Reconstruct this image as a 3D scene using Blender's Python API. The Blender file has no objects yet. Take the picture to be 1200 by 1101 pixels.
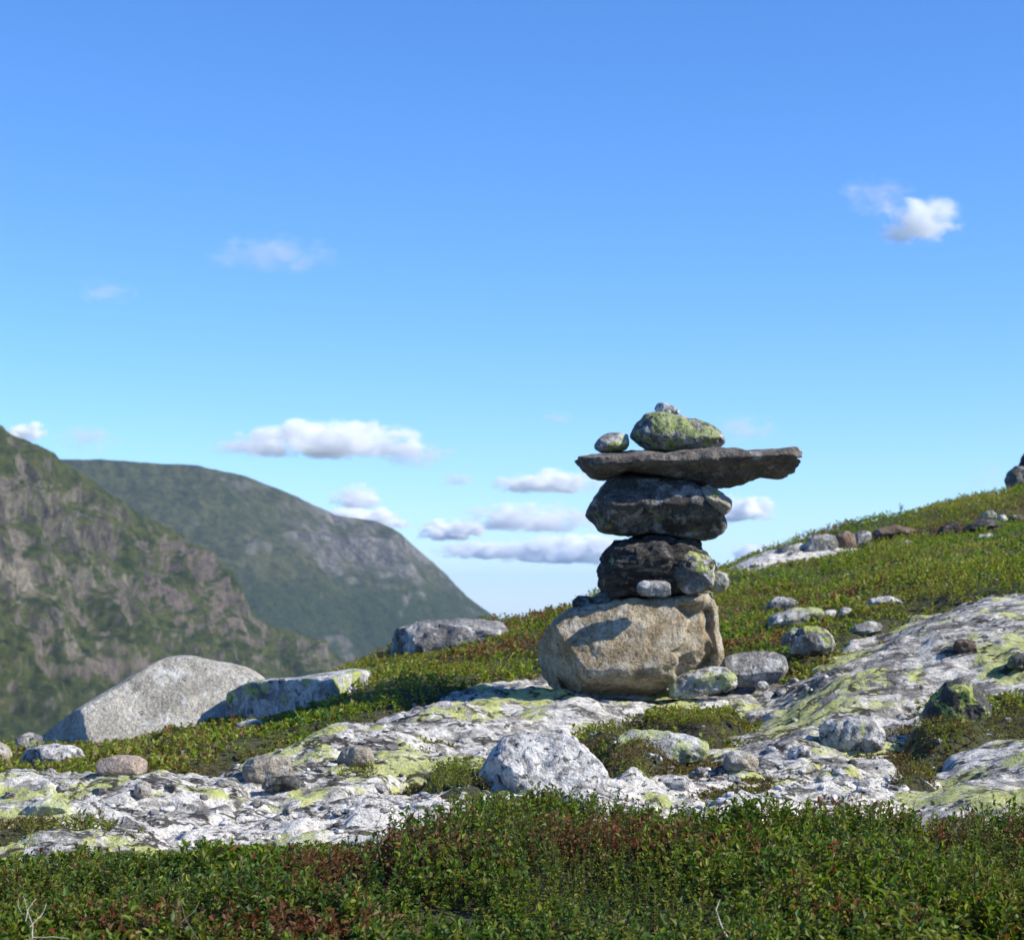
import bpy, math, random
import numpy as np
from mathutils import Vector

# ------------------------------------------------------------------ camera, sky, sun, exposure
F = 2240.0                      # focal length in photo pixels (1200 wide)
U0, V0, VH = 600.0, 550.5, 708.0
PITCH = math.atan((VH - V0) / F)
scene = bpy.context.scene
C = scene.collection

cam_data = bpy.data.cameras.new("camera")
cam = bpy.data.objects.new("camera", cam_data)
C.objects.link(cam)
cam.location = (0, 0, 0)
cam.rotation_euler = (math.pi / 2 + PITCH, 0, 0)
cam_data.sensor_fit = 'HORIZONTAL'
cam_data.sensor_width = 36.0
cam_data.lens = 36.0 * F / 1200.0
cam_data.clip_start = 0.05
cam_data.clip_end = 250000.0
cam_data.dof.use_dof = True
cam_data.dof.focus_distance = 5.0
cam_data.dof.aperture_fstop = 9.5
scene.camera = cam

SUN_AZ = math.radians(108)       # clockwise from +Y (view direction): from the right
SUN_EL = math.radians(37)
world = bpy.data.worlds.new("World")
scene.world = world
world.use_nodes = True
wn = world.node_tree
wn.nodes.clear()
sky = wn.nodes.new('ShaderNodeTexSky')
sky.sky_type = 'NISHITA'
sky.sun_disc = False
sky.sun_elevation = SUN_EL
sky.sun_rotation = SUN_AZ
sky.altitude = 900.0
sky.air_density = 1.0
sky.dust_density = 0.0
sky.ozone_density = 8.0
hs = wn.nodes.new('ShaderNodeHueSaturation')
hs.inputs['Saturation'].default_value = 1.12
hs.inputs['Hue'].default_value = 0.506
bg = wn.nodes.new('ShaderNodeBackground')
bg.inputs['Strength'].default_value = 0.148
wo = wn.nodes.new('ShaderNodeOutputWorld')
wn.links.new(sky.outputs[0], hs.inputs['Color'])
wn.links.new(hs.outputs[0], bg.inputs[0])
wn.links.new(bg.outputs[0], wo.inputs[0])

sun_data = bpy.data.lights.new("sun", 'SUN')
sun_data.energy = 5.0
sun_data.angle = math.radians(0.53)
sun_data.color = (1.0, 0.93, 0.80)
sun = bpy.data.objects.new("sun", sun_data)
C.objects.link(sun)
to_sun = Vector((math.sin(SUN_AZ) * math.cos(SUN_EL), math.cos(SUN_AZ) * math.cos(SUN_EL), math.sin(SUN_EL)))
sun.rotation_euler = to_sun.to_track_quat('Z', 'Y').to_euler()

scene.view_settings.view_transform = 'Standard'
scene.view_settings.look = 'None'
scene.view_settings.exposure = 0.55
scene.view_settings.gamma = 1.0
scene.view_settings.use_curve_mapping = False
scene.render.engine = 'CYCLES'
scene.cycles.volume_bounces = 16
scene.cycles.max_bounces = 16
scene.cycles.diffuse_bounces = 3
scene.cycles.transparent_max_bounces = 8
scene.cycles.use_denoising = True

# ------------------------------------------------------------------ numeric helpers
CP, SP = math.cos(PITCH), math.sin(PITCH)

def ray(u, v):
    x = (np.asarray(u, float) - U0) / F
    y = (V0 - np.asarray(v, float)) / F
    return x, CP - y * SP, SP + y * CP

def P(u, v, Y):
    """world point on the pixel's ray at forward distance Y"""
    a, b, c = ray(u, v)
    k = Y / b
    return np.stack([a * k, np.broadcast_to(Y, np.shape(k)) * 1.0, c * k], -1)

_rs = np.random.RandomState(7)
_perm = np.concatenate([_rs.permutation(256)] * 3)
_g = _rs.normal(size=(256, 3))
_g /= np.linalg.norm(_g, axis=1)[:, None]

def noise3(p):
    p = np.asarray(p, float)
    i = np.floor(p).astype(np.int64)
    f = p - i
    i &= 255
    w = f * f * f * (f * (f * 6 - 15) + 10)
    out = 0
    for dx in (0, 1):
        wx = w[..., 0] if dx else 1 - w[..., 0]
        a = _perm[i[..., 0] + dx]
        for dy in (0, 1):
            wy = w[..., 1] if dy else 1 - w[..., 1]
            b = _perm[a + i[..., 1] + dy]
            for dz in (0, 1):
                wz = w[..., 2] if dz else 1 - w[..., 2]
                g = _g[_perm[b + i[..., 2] + dz]]
                d = g[..., 0] * (f[..., 0] - dx) + g[..., 1] * (f[..., 1] - dy) + g[..., 2] * (f[..., 2] - dz)
                out = out + wx * wy * wz * d
    return out * 1.5

def fbm(p, octv=4, gain=0.5, lac=2.03):
    a, s, out = 1.0, 1.0, 0
    p = np.asarray(p, float)
    for k in range(octv):
        out = out + a * noise3(p * s + k * 17.3)
        a *= gain
        s *= lac
    return out

def ridged(p, octv=4, gain=0.5, lac=2.1):
    a, s, out = 1.0, 1.0, 0
    p = np.asarray(p, float)
    for k in range(octv):
        out = out + a * (1 - 2 * np.abs(noise3(p * s + k * 31.7)))
        a *= gain
        s *= lac
    return out

def V3(x, y, z=0.0):
    x, y = np.asarray(x, float), np.asarray(y, float)
    return np.stack([x, y, np.broadcast_to(z, x.shape)], -1)

def sstep(a, b, x):
    t = np.clip((x - a) / (b - a), 0, 1)
    return t * t * (3 - 2 * t)

def poly_sd(x, y, poly):
    """signed distance to a polygon, positive inside"""
    x = np.asarray(x, float); y = np.asarray(y, float)
    poly = np.asarray(poly, float)
    d = np.full(x.shape, 1e18)
    inside = np.zeros(x.shape, bool)
    n = len(poly)
    for i in range(n):
        ax, ay = poly[i]; bx, by = poly[(i + 1) % n]
        ex, ey = bx - ax, by - ay
        t = np.clip(((x - ax) * ex + (y - ay) * ey) / (ex * ex + ey * ey + 1e-12), 0, 1)
        d = np.minimum(d, (x - ax - t * ex) ** 2 + (y - ay - t * ey) ** 2)
        c = ((ay > y) != (by > y)) & (x < (bx - ax) * (y - ay) / (by - ay + 1e-12) + ax)
        inside ^= c
    return np.where(inside, 1, -1) * np.sqrt(d)

def mesh_obj(name, verts, faces, mat, parent=None, smooth=True, cols=None, matidx=None):
    verts = np.asarray(verts, np.float32)
    me = bpy.data.meshes.new(name)
    faces = np.asarray(faces, np.int32)
    nf, k = faces.shape
    me.vertices.add(len(verts)); me.vertices.foreach_set('co', verts.ravel())
    me.loops.add(nf * k); me.loops.foreach_set('vertex_index', faces.ravel())
    me.polygons.add(nf)
    me.polygons.foreach_set('loop_start', np.arange(nf, dtype=np.int32) * k)
    me.update(calc_edges=True)
    me.polygons.foreach_set('use_smooth', np.full(nf, smooth))
    if cols is not None:
        at = me.color_attributes.new('Col', 'FLOAT_COLOR', 'POINT')
        c4 = np.ones((len(verts), 4), np.float32); c4[:, :3] = cols
        at.data.foreach_set('color', c4.ravel())
    for m in (mat if isinstance(mat, (list, tuple)) else [mat]):
        me.materials.append(m)
    if matidx is not None:
        me.polygons.foreach_set('material_index', np.asarray(matidx, np.int32))
    o = bpy.data.objects.new(name, me)
    C.objects.link(o)
    o.parent = parent
    return o

def grid_faces(nu, nv, wrap_u=False):
    i = np.arange(nv - 1)[:, None] * nu
    jn = nu if wrap_u else nu - 1
    j = np.arange(jn)[None, :]
    j2 = (j + 1) % nu
    return np.stack([i + j, i + j2, i + nu + j2, i + nu + j], -1).reshape(-1, 4)

def tag(o, label=None, cat=None, group=None, kind=None):
    if label: o['label'] = label
    if cat: o['category'] = cat
    if group: o['group'] = group
    if kind: o['kind'] = kind
    return o

# ------------------------------------------------------------------ materials
class NT:
    def __init__(s, name):
        s.mat = bpy.data.materials.new(name)
        s.mat.use_nodes = True
        s.t = s.mat.node_tree
        s.t.nodes.clear()
        s.out = s.n('ShaderNodeOutputMaterial')
    def n(s, typ, **kw):
        nd = s.t.nodes.new(typ)
        for k, v in kw.items(): setattr(nd, k, v)
        return nd
    def l(s, a, b): s.t.links.new(a, b)
    def put(s, sock, v):
        if hasattr(v, 'links') or isinstance(v, bpy.types.NodeSocket): s.l(v, sock)
        else: sock.default_value = v
    def math(s, op, a, b=0.0, c=0.0, clamp=False):
        nd = s.n('ShaderNodeMath', operation=op, use_clamp=clamp)
        s.put(nd.inputs[0], a); s.put(nd.inputs[1], b); s.put(nd.inputs[2], c)
        return nd.outputs[0]
    def noise(s, vec, scale, detail=4, rough=0.55, dist=0.0):
        nd = s.n('ShaderNodeTexNoise')
        s.l(vec, nd.inputs['Vector'])
        nd.inputs['Scale'].default_value = scale
        nd.inputs['Detail'].default_value = detail
        nd.inputs['Roughness'].default_value = rough
        nd.inputs['Distortion'].default_value = dist
        return nd.outputs['Fac']
    def ramp(s, fac, a, b):
        nd = s.n('ShaderNodeMapRange', interpolation_type='SMOOTHSTEP')
        s.l(fac, nd.inputs['Value'])
        s.put(nd.inputs['From Min'], a); s.put(nd.inputs['From Max'], b)
        return nd.outputs[0]
    def mix(s, fac, a, b, mode='MIX'):
        nd = s.n('ShaderNodeMix', data_type='RGBA', blend_type=mode)
        s.put(nd.inputs[0], fac)
        for i, v in ((6, a), (7, b)):
            if isinstance(v, (tuple, list)): v = tuple(v)[:3] + (1,)
            s.put(nd.inputs[i], v)
        return nd.outputs[2]

def rock_mat(name, base, base2, white=0.5, green=0.5, black=0.5, scale=1.0, streak=None, bump=1.0,
             green_col=(0.36, 0.42, 0.09), white_col=(0.60, 0.60, 0.58), black_col=(0.035, 0.035, 0.04), top_green=False, cracks=0.0, gscale=1.0):
    """white/green/black: 0 none .. 1 nearly all covered"""
    t = NT(name)
    tc = t.n('ShaderNodeTexCoord'); oi = t.n('ShaderNodeObjectInfo')
    add = t.n('ShaderNodeVectorMath', operation='ADD')
    cmb = t.n('ShaderNodeCombineXYZ')
    r = t.math('MULTIPLY', oi.outputs['Random'], 61.0)
    for k in range(3): t.l(r, cmb.inputs[k])
    t.l(tc.outputs['Object'], add.inputs[0]); t.l(cmb.outputs[0], add.inputs[1])
    vec = add.outputs[0]
    svec = vec
    if streak:
        mp = t.n('ShaderNodeMapping')
        mp.inputs['Rotation'].default_value = streak[0]
        mp.inputs['Scale'].default_value = streak[1]
        t.l(vec, mp.inputs[0]); svec = mp.outputs[0]
    n1 = t.noise(svec, 4.0 * scale, 6, 0.62, 0.3)
    col = t.mix(t.ramp(n1, 0.35, 0.68), base, base2)
    grain = t.noise(vec, 120.0, 3, 0.7)
    g2 = t.noise(svec, 34.0 * scale, 4, 0.65)
    col = t.mix(0.55, col, t.mix(t.ramp(grain, 0.3, 0.72), (0.30, 0.30, 0.31), (1.25, 1.24, 1.22)), 'MULTIPLY')
    col = t.mix(0.5, col, t.mix(t.ramp(g2, 0.3, 0.7), (0.45, 0.45, 0.46), (1.2, 1.2, 1.2)), 'MULTIPLY')
    if white > 0:
        a = t.noise(svec, 7.0 * scale, 7, 0.68, 0.5)
        th = 0.70 - 0.36 * white
        fine = t.ramp(t.noise(svec, 42.0, 5, .72, .3), .36, .60)
        wm = t.math('MULTIPLY', t.ramp(a, th - .03, th + 0.10), t.math('MULTIPLY_ADD', fine, .55, .42))
        col = t.mix(wm, col, white_col)
    if green > 0:
        off = t.n('ShaderNodeVectorMath', operation='ADD'); t.l(vec, off.inputs[0]); off.inputs[1].default_value = (13.1, 7.7, 3.3)
        a = t.noise(off.outputs[0], 5.0 * scale * gscale, 7, 0.66, 0.3)
        if top_green:
            gm = t.n('ShaderNodeNewGeometry'); sx = t.n('ShaderNodeSeparateXYZ'); t.l(gm.outputs['Normal'], sx.inputs[0])
            a = t.math('ADD', a, t.math('MULTIPLY', t.math('SUBTRACT', sx.outputs[2], 0.35), 0.14))
        th = 0.74 - 0.34 * green
        m = t.ramp(a, th, th + 0.035)
        brk = t.ramp(t.noise(off.outputs[0], 40.0, 4, 0.7), 0.38, 0.47)
        m = t.math('MULTIPLY', m, t.math('MULTIPLY_ADD', brk, 0.75, 0.15))
        gc = t.mix(t.noise(vec, 11.0, 3), tuple(c * 0.72 for c in green_col), tuple(min(1, c * 1.3) for c in green_col))
        col = t.mix(m, col, gc)
    if black > 0:
        off2 = t.n('ShaderNodeVectorMath', operation='ADD'); t.l(svec, off2.inputs[0]); off2.inputs[1].default_value = (3.1, 27.7, 9.3)
        a = t.noise(off2.outputs[0], 16.0 * scale, 5, 0.66, 0.4)
        th = 0.72 - 0.28 * black
        fine2 = t.ramp(t.noise(off2.outputs[0], 70.0, 4, .7), .36, .56)
        col = t.mix(t.math('MULTIPLY', t.ramp(a, th, th + 0.06), t.math('MULTIPLY_ADD', fine2, .6, .3)), col, black_col)
    if cracks > 0:                                    # soil and black lichen lodged in joints
        off3 = t.n('ShaderNodeVectorMath', operation='ADD'); t.l(svec, off3.inputs[0]); off3.inputs[1].default_value = (33.1, 2.7, 19.3)
        for sc_, wd in ((1.6, .010), (4.2, .012)):
            c = t.noise(off3.outputs[0], sc_ * scale, 5, .60, .25)
            c = t.math('ABSOLUTE', t.math('SUBTRACT', c, .5))
            c = t.math('SUBTRACT', 1.0, t.ramp(c, wd * .35 * cracks, wd * 1.6 * cracks))
            gate = t.ramp(t.noise(off3.outputs[0], sc_ * .8 * scale + 1, 2), .44, .56)
            col = t.mix(t.math('MULTIPLY', t.math('MULTIPLY', c, gate), .9), col, (.022, .02, .018))
    bs = t.n('ShaderNodeBsdfPrincipled')
    t.l(col, bs.inputs['Base Color'])
    bs.inputs['Roughness'].default_value = 0.88
    bs.inputs['Specular IOR Level'].default_value = 0.25
    h = t.math('ADD', t.math('MULTIPLY', t.noise(svec, 18.0 * scale, 6, 0.65), 1.0), t.math('MULTIPLY', grain, 0.16))
    bp = t.n('ShaderNodeBump')
    bp.inputs['Strength'].default_value = 0.95 * bump
    bp.inputs['Distance'].default_value = 0.03
    t.l(h, bp.inputs['Height']); t.l(bp.outputs[0], bs.inputs['Normal'])
    t.l(bs.outputs[0], t.out.inputs[0])
    return t.mat

M = {}
SL = ((0, 0, 0.30), (1.0, 1.9, 1.9))
LIME = (0.43, 0.46, 0.15)
M['slab'] = rock_mat('slab_rock', (0.150, 0.143, 0.130), (0.33, 0.318, 0.29), 0.64, 0.68, 0.50, 0.9, SL, green_col=LIME, cracks=1.5, gscale=.5, white_col=(.70, .675, .62))
M['slab_white'] = rock_mat('slab_white_rock', (0.20, 0.192, 0.175), (0.50, 0.48, 0.44), 0.90, 0.46, 0.54, 1.2, SL, white_col=(0.80, 0.77, 0.71), green_col=LIME, cracks=1.8, gscale=.45)
M['slab_green'] = rock_mat('slab_green_rock', (0.155, 0.149, 0.135), (0.34, 0.328, 0.30), 0.72, 0.68, 0.52, 1.0, SL, green_col=LIME, cracks=1.7, gscale=.5, white_col=(.74, .715, .66))
M['granite'] = rock_mat('granite', (0.36, 0.34, 0.29), (0.58, 0.55, 0.47), 0.40, 0.0, 0.42, 1.6)
M['grey'] = rock_mat('grey_stone', (0.17, 0.168, 0.165), (0.33, 0.325, 0.315), 0.50, 0.25, 0.55, 1.6)
M['greygreen'] = rock_mat('lichen_grey_stone', (0.15, 0.15, 0.148), (0.30, 0.30, 0.29), 0.48, 0.70, 0.55, 1.5, green_col=(0.38, 0.43, 0.10), top_green=True)
M['block'] = rock_mat('block_stone', (0.17, 0.17, 0.175), (0.36, 0.36, 0.36), 0.66, 0.52, 0.50, 1.3, green_col=(0.38, 0.43, 0.10))
M['pale'] = rock_mat('pale_stone', (0.26, 0.255, 0.245), (0.46, 0.45, 0.43), 0.70, 0.34, 0.68, 1.8, white_col=(.70, .69, .67))
M['palegreen'] = rock_mat('pale_lichen_stone', (0.24, 0.24, 0.22), (0.42, 0.42, 0.38), 0.60, 0.72, 0.52, 1.6, green_col=(0.40, 0.44, 0.19))
M['dark'] = rock_mat('dark_stone', (0.065, 0.063, 0.058), (0.19, 0.185, 0.172), 0.52, 0.46, 0.62, 2.2, green_col=(.22, .25, .11), white_col=(.36, .36, .35))
M['darkgreen'] = rock_mat('dark_lichen_stone', (0.07, 0.07, 0.062), (0.16, 0.158, 0.14), 0.36, 0.70, 0.5, 1.6, green_col=(.36, .42, .10), white_col=(.4, .4, .38))
M['black'] = rock_mat('black_stone', (0.034, 0.032, 0.03), (0.105, 0.099, 0.09), 0.46, 0.40, 0.62, 2.4, ((0, 0.3, 0), (1, 1, 3)), white_col=(.25, .245, .235))
M['tan'] = rock_mat('tan_stone', (0.35, 0.27, 0.16), (0.56, 0.49, 0.36), 0.46, 0.0, 0.50, 2.0, white_col=(.50, .47, .40), black_col=(.10, .08, .06))
M['tansmall'] = rock_mat('tan_small_stone', (0.38, 0.33, 0.25), (0.56, 0.50, 0.41), 0.45, 0.40, 0.45, 2.4)
M['pink'] = rock_mat('pink_stone', (0.42, 0.32, 0.255), (0.58, 0.47, 0.39), 0.35, 0.2, 0.40, 2.6)
M['brown'] = rock_mat('brown_stone', (0.15, 0.105, 0.075), (0.29, 0.22, 0.16), 0.3, 0.2, 0.5, 2.4)
M['plate'] = rock_mat('plate_stone', (0.13, 0.115, 0.10), (0.27, 0.245, 0.215), 0.36, 0.15, 0.55, 2.2, white_col=(.38, .36, .33))
M['topstone'] = rock_mat('top_lichen_stone', (0.12, 0.12, 0.115), (0.36, 0.36, 0.34), 0.58, 0.80, 0.60, 2.6, green_col=(0.30, 0.36, 0.13))

def leaf_mat(name, trans=0.40, rough=0.52):
    t = NT(name)
    at = t.n('ShaderNodeVertexColor', layer_name='Col')
    bs = t.n('ShaderNodeBsdfPrincipled')
    t.l(at.outputs[0], bs.inputs['Base Color'])
    bs.inputs['Roughness'].default_value = rough
    bs.inputs['Specular IOR Level'].default_value = 0.28
    tr = t.n('ShaderNodeBsdfTranslucent')
    br = t.mix(1.0, at.outputs[0], (1.5, 1.6, 0.7), 'MULTIPLY')
    t.l(br, tr.inputs[0])
    mx = t.n('ShaderNodeMixShader'); mx.inputs[0].default_value = trans
    t.l(bs.outputs[0], mx.inputs[1]); t.l(tr.outputs[0], mx.inputs[2])
    t.l(mx.outputs[0], t.out.inputs[0])
    return t.mat
M['leaf'] = leaf_mat('leaf')

def simple_mat(name, c1, c2, scale=30, rough=0.9, bump=0.5):
    t = NT(name)
    tc = t.n('ShaderNodeTexCoord')
    n1 = t.noise(tc.outputs['Object'], scale, 6, 0.65)
    bs = t.n('ShaderNodeBsdfPrincipled')
    t.l(t.mix(t.ramp(n1, 0.3, 0.7), c1, c2), bs.inputs['Base Color'])
    bs.inputs['Roughness'].default_value = rough
    bp = t.n('ShaderNodeBump'); bp.inputs['Strength'].default_value = bump; bp.inputs['Distance'].default_value = 0.02
    t.l(n1, bp.inputs['Height']); t.l(bp.outputs[0], bs.inputs['Normal'])
    t.l(bs.outputs[0], t.out.inputs[0])
    return t.mat
M['soil'] = simple_mat('soil', (0.030, 0.024, 0.017), (0.085, 0.065, 0.045), 24)
M['twig'] = simple_mat('dead_twig', (0.30, 0.26, 0.21), (0.5, 0.46, 0.40), 60)
M['stem'] = simple_mat('seedling_stem', (0.10, 0.08, 0.05), (0.2, 0.15, 0.1), 60)

def gravel_mat():
    t = NT('gravel')
    at = t.n('ShaderNodeVertexColor', layer_name='Col')
    tc = t.n('ShaderNodeTexCoord')
    n1 = t.noise(tc.outputs['Object'], 90, 4, 0.7)
    bs = t.n('ShaderNodeBsdfPrincipled')
    t.l(t.mix(0.7, at.outputs[0], t.mix(t.ramp(n1, 0.3, 0.7), (0.5, 0.5, 0.5), (1.25, 1.25, 1.25)), 'MULTIPLY'), bs.inputs['Base Color'])
    bs.inputs['Roughness'].default_value = 0.9
    t.l(bs.outputs[0], t.out.inputs[0])
    return t.mat
M['gravel'] = gravel_mat()

# ------------------------------------------------------------------ base terrain: thin-plate surface through surveyed points
CTRL = [  # photo column, photo row, forward distance (m) of bare ground
    (0, 1160, 3.5), (300, 1160, 3.5), (600, 1155, 3.5), (900, 1155, 3.5), (1200, 1160, 3.5),
    (0, 1040, 4.4), (300, 1040, 4.4), (600, 1030, 4.4), (900, 1030, 4.4), (1200, 1040, 4.4),
    (0, 965, 5.2), (300, 965, 5.2), (600, 955, 5.2), (900, 952, 5.2), (1200, 955, 5.2),
    (0, 925, 6.0), (300, 920, 6.0), (600, 902, 6.0), (900, 902, 6.0), (1200, 885, 6.1),
    (0, 900, 7.0), (250, 888, 7.0), (450, 865, 7.0), (650, 870, 7.0), (760, 868, 7.0), (900, 860, 7.0), (1200, 830, 7.0),
    (0, 888, 8.2), (200, 872, 8.2), (350, 852, 8.2), (520, 826, 8.0), (640, 834, 8.0), (740, 836, 8.0), (860, 820, 8.1), (1000, 775, 8.3), (1200, 745, 8.3),
    (0, 874, 9.4), (200, 858, 9.6), (350, 838, 9.5), (450, 805, 9.3), (600, 788, 9.4), (740, 785, 9.2), (860, 763, 9.4), (1000, 738, 9.4), (1200, 688, 9.6),
    (460, 775, 10.8), (560, 757, 10.8), (860, 728, 11.0), (1100, 680, 11.0), (1250, 655, 11.3),
    (520, 745, 12.3), (640, 728, 13.0), (740, 712, 13.0), (860, 702, 12.8), (1030, 668, 12.8), (1200, 635, 13.0),
    (860, 672, 15.5), (1020, 638, 15.5), (1200, 606, 15.8), (740, 690, 15.5),
    (860, 664, 17.5), (1020, 618, 18.5), (1120, 597, 19.5), (1200, 578, 20.0), (1300, 555, 21), (1450, 520, 22),
]
pts = np.array([P(u, v, Y) for u, v, Y in CTRL])
extra = [(-5, 0, -.95), (0, 0, -.95), (5, 0, -.9), (-6, 5, -.7), (-6, 9, -.9), (7, 5, -.3), (8, 9, .35), (8, 14, .9), (11, 20, 2.2), (0, 2.4, -.80), (-3, 2.4, -.85), (3, 2.4, -.78),
         (-3.2, 12, -1.6), (-1.8, 12.2, -.95), (-0.9, 13.5, -.55), (-6, 13, -2.6), (-4, 17, -3.2), (-1, 17, -1.6), (0.6, 17, -.5), (-7, 22, -6), (0, 23, -3.0), (3, 24, -.4), (6, 27, .6), (11, 28, 2.0), (-6, 30, -9), (3, 32, -4), (12, 36, -.5)]
pts = np.vstack([pts, np.array(extra, float)])

def tps_fit(xy, z, lam):
    n = len(xy)
    d2 = ((xy[:, None] - xy[None]) ** 2).sum(-1)
    K = 0.5 * d2 * np.log(d2 + 1e-9)
    A = np.zeros((n + 3, n + 3))
    A[:n, :n] = K + lam * np.eye(n)
    A[:n, n] = 1; A[:n, n + 1:] = xy
    A[n, :n] = 1; A[n + 1:, :n] = xy.T
    return np.linalg.solve(A, np.concatenate([z, np.zeros(3)]))
_XY = pts[:, :2]
_W = tps_fit(_XY, pts[:, 2], 0.02)

def tps(x, y):
    x = np.asarray(x, float); y = np.asarray(y, float)
    out = _W[-3] + _W[-2] * x + _W[-1] * y
    for k in range(len(_XY)):
        d2 = (x - _XY[k, 0]) ** 2 + (y - _XY[k, 1]) ** 2
        out = out + _W[k] * 0.5 * d2 * np.log(d2 + 1e-9)
    return out

VALLEY = -200.0
def T(x, y):
    x = np.asarray(x, float); y = np.asarray(y, float)
    cx, cy = np.clip(x, -7, 11), np.clip(y, -1, 30)
    r = np.hypot(x - cx, y - cy)
    z = tps(cx, cy)
    # beyond the surveyed patch the ground keeps falling to the valley floor
    fall = sstep(0, 420, r)
    z = z * (1 - fall) + VALLEY * fall - 0.18 * np.minimum(r, 200) * (1 - fall)
    return z

def cast(func, u, v, y0=2.6, y1=40.0, n=900):
    """first point where the pixel's ray meets the surface"""
    a, b, c = ray(u, v)
    Y = y0 * (y1 / y0) ** np.linspace(0, 1, n)
    k = Y / b
    d = c * k - func(a * k, Y)
    idx = np.where(d < 0)[0]
    if len(idx) == 0: i = int(np.argmin(d)); return np.array([a * k[i], Y[i], c * k[i]])
    i = idx[0]
    if i == 0: return np.array([a * k[0], Y[0], c * k[0]])
    f = d[i - 1] / (d[i - 1] - d[i])
    Yh = Y[i - 1] + f * (Y[i] - Y[i - 1]); kk = Yh / b
    return np.array([a * kk, Yh, c * kk])

def proj_poly(px):
    return np.array([cast(T, u, v)[:2] for u, v in px])

# rock band (bare rock, soil, gravel) and the moss patches inside it
BAND = proj_poly([(-160, 905), (60, 908), (140, 912), (230, 903), (240, 886), (330, 862), (430, 836), (520, 808), (600, 792), (690, 775), (850, 778), (905, 772), (955, 765), (1000, 745), (1060, 716), (1130, 697), (1230, 683), (1400, 668),
                  (1420, 985), (1200, 985), (1050, 970), (900, 962), (720, 955), (620, 950), (560, 962), (520, 990), (440, 1003), (330, 1003), (200, 1010), (100, 1010), (-160, 1010)])
MOSS = [proj_poly(p) for p in (
    [(735, 824), (790, 815), (866, 822), (868, 840), (835, 858), (770, 856), (735, 848)],
    [(688, 868), (720, 862), (750, 872), (790, 885), (792, 902), (745, 910), (700, 905)],
    [(470, 905), (500, 890), (560, 888), (580, 905), (575, 935), (500, 932)],
    [(-60, 952), (60, 956), (150, 962), (160, 975), (-60, 980)],
    [(355, 896), (400, 880), (440, 884), (440, 900), (380, 906)],
    [(1030, 908), (1060, 897), (1102, 897), (1100, 912), (1050, 916)],
    [(1065, 852), (1120, 835), (1175, 842), (1150, 858), (1085, 868)],
    [(445, 868), (500, 858), (560, 868), (520, 880), (450, 884)])]
SLABS_PX = {
    'right': [(812, 893), (835, 862), (880, 826), (905, 800), (950, 776), (1000, 748), (1060, 718), (1130, 699), (1230, 684), (1400, 668), (1400, 792), (1200, 800), (1140, 812), (1065, 846), (1035, 876), (960, 890), (880, 893)],
    'lowright': [(1020, 948), (1070, 905), (1125, 866), (1200, 842), (1400, 828), (1400, 985), (1200, 985), (1090, 965)],
    'middle': [(222, 905), (245, 884), (335, 862), (440, 836), (520, 808), (620, 788), (700, 778), (850, 790), (880, 810), (790, 835), (690, 862), (600, 872), (540, 882), (470, 893), (380, 912), (290, 925)],
    'white': [(150, 1004), (250, 945), (330, 926), (430, 915), (540, 925), (575, 945), (530, 990), (440, 1003), (330, 1003), (230, 1000)],
    'left': [(-200, 912), (60, 910), (150, 914), (222, 908), (290, 928), (250, 948), (160, 988), (60, 990), (-200, 995)],
    'strip': [(560, 950), (640, 905), (720, 908), (820, 890), (960, 893), (1030, 905), (1075, 900), (1030, 950), (1000, 975), (880, 965), (720, 958)],
}
SLABS = {k: proj_poly(v) for k, v in SLABS_PX.items()}

def moss_mask(x, y):
    m = np.zeros(np.shape(x))
    nz = 0.10 * fbm(V3(np.asarray(x) * 5, np.asarray(y) * 5, 3.3), 3)
    for p in MOSS:
        m = np.maximum(m, sstep(-0.03, 0.08, poly_sd(x, y, p) + nz * 0.8))
    return m

def band_mask(x, y):
    nz = 0.14 * fbm(V3(np.asarray(x) * 3, np.asarray(y) * 3, 8.3), 3)
    return sstep(-0.10, 0.10, poly_sd(x, y, BAND) + nz)

def soil_h(x, y):
    x = np.asarray(x, float); y = np.asarray(y, float)
    near = np.exp(-np.maximum(0, np.hypot(x, y - 10) - 14) / 6)
    z = T(x, y) + near * (0.05 * fbm(V3(x * .8, y * .8, 1.1), 3) + 0.012 * fbm(V3(x * 6, y * 6, 2.2), 3))
    sel = (np.abs(x) < 8) & (y > 2) & (y < 16)
    if np.any(sel):
        xs, ys = x[sel], y[sel]
        zz = z[sel] - 0.085 * band_mask(xs, ys) + 0.085 * moss_mask(xs, ys)
        z = z.copy(); z[sel] = zz
    return z

SPEC = {'right': (0.11, .55, 11), 'lowright': (0.09, .5, 23), 'middle': (0.07, .45, 37), 'white': (0.035, .3, 41), 'left': (0.04, .35, 59), 'strip': (0.0, .3, 71)}
ROUGH = {'right': .36, 'lowright': .34, 'middle': .5, 'white': .7, 'left': .7, 'strip': .9}

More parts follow.
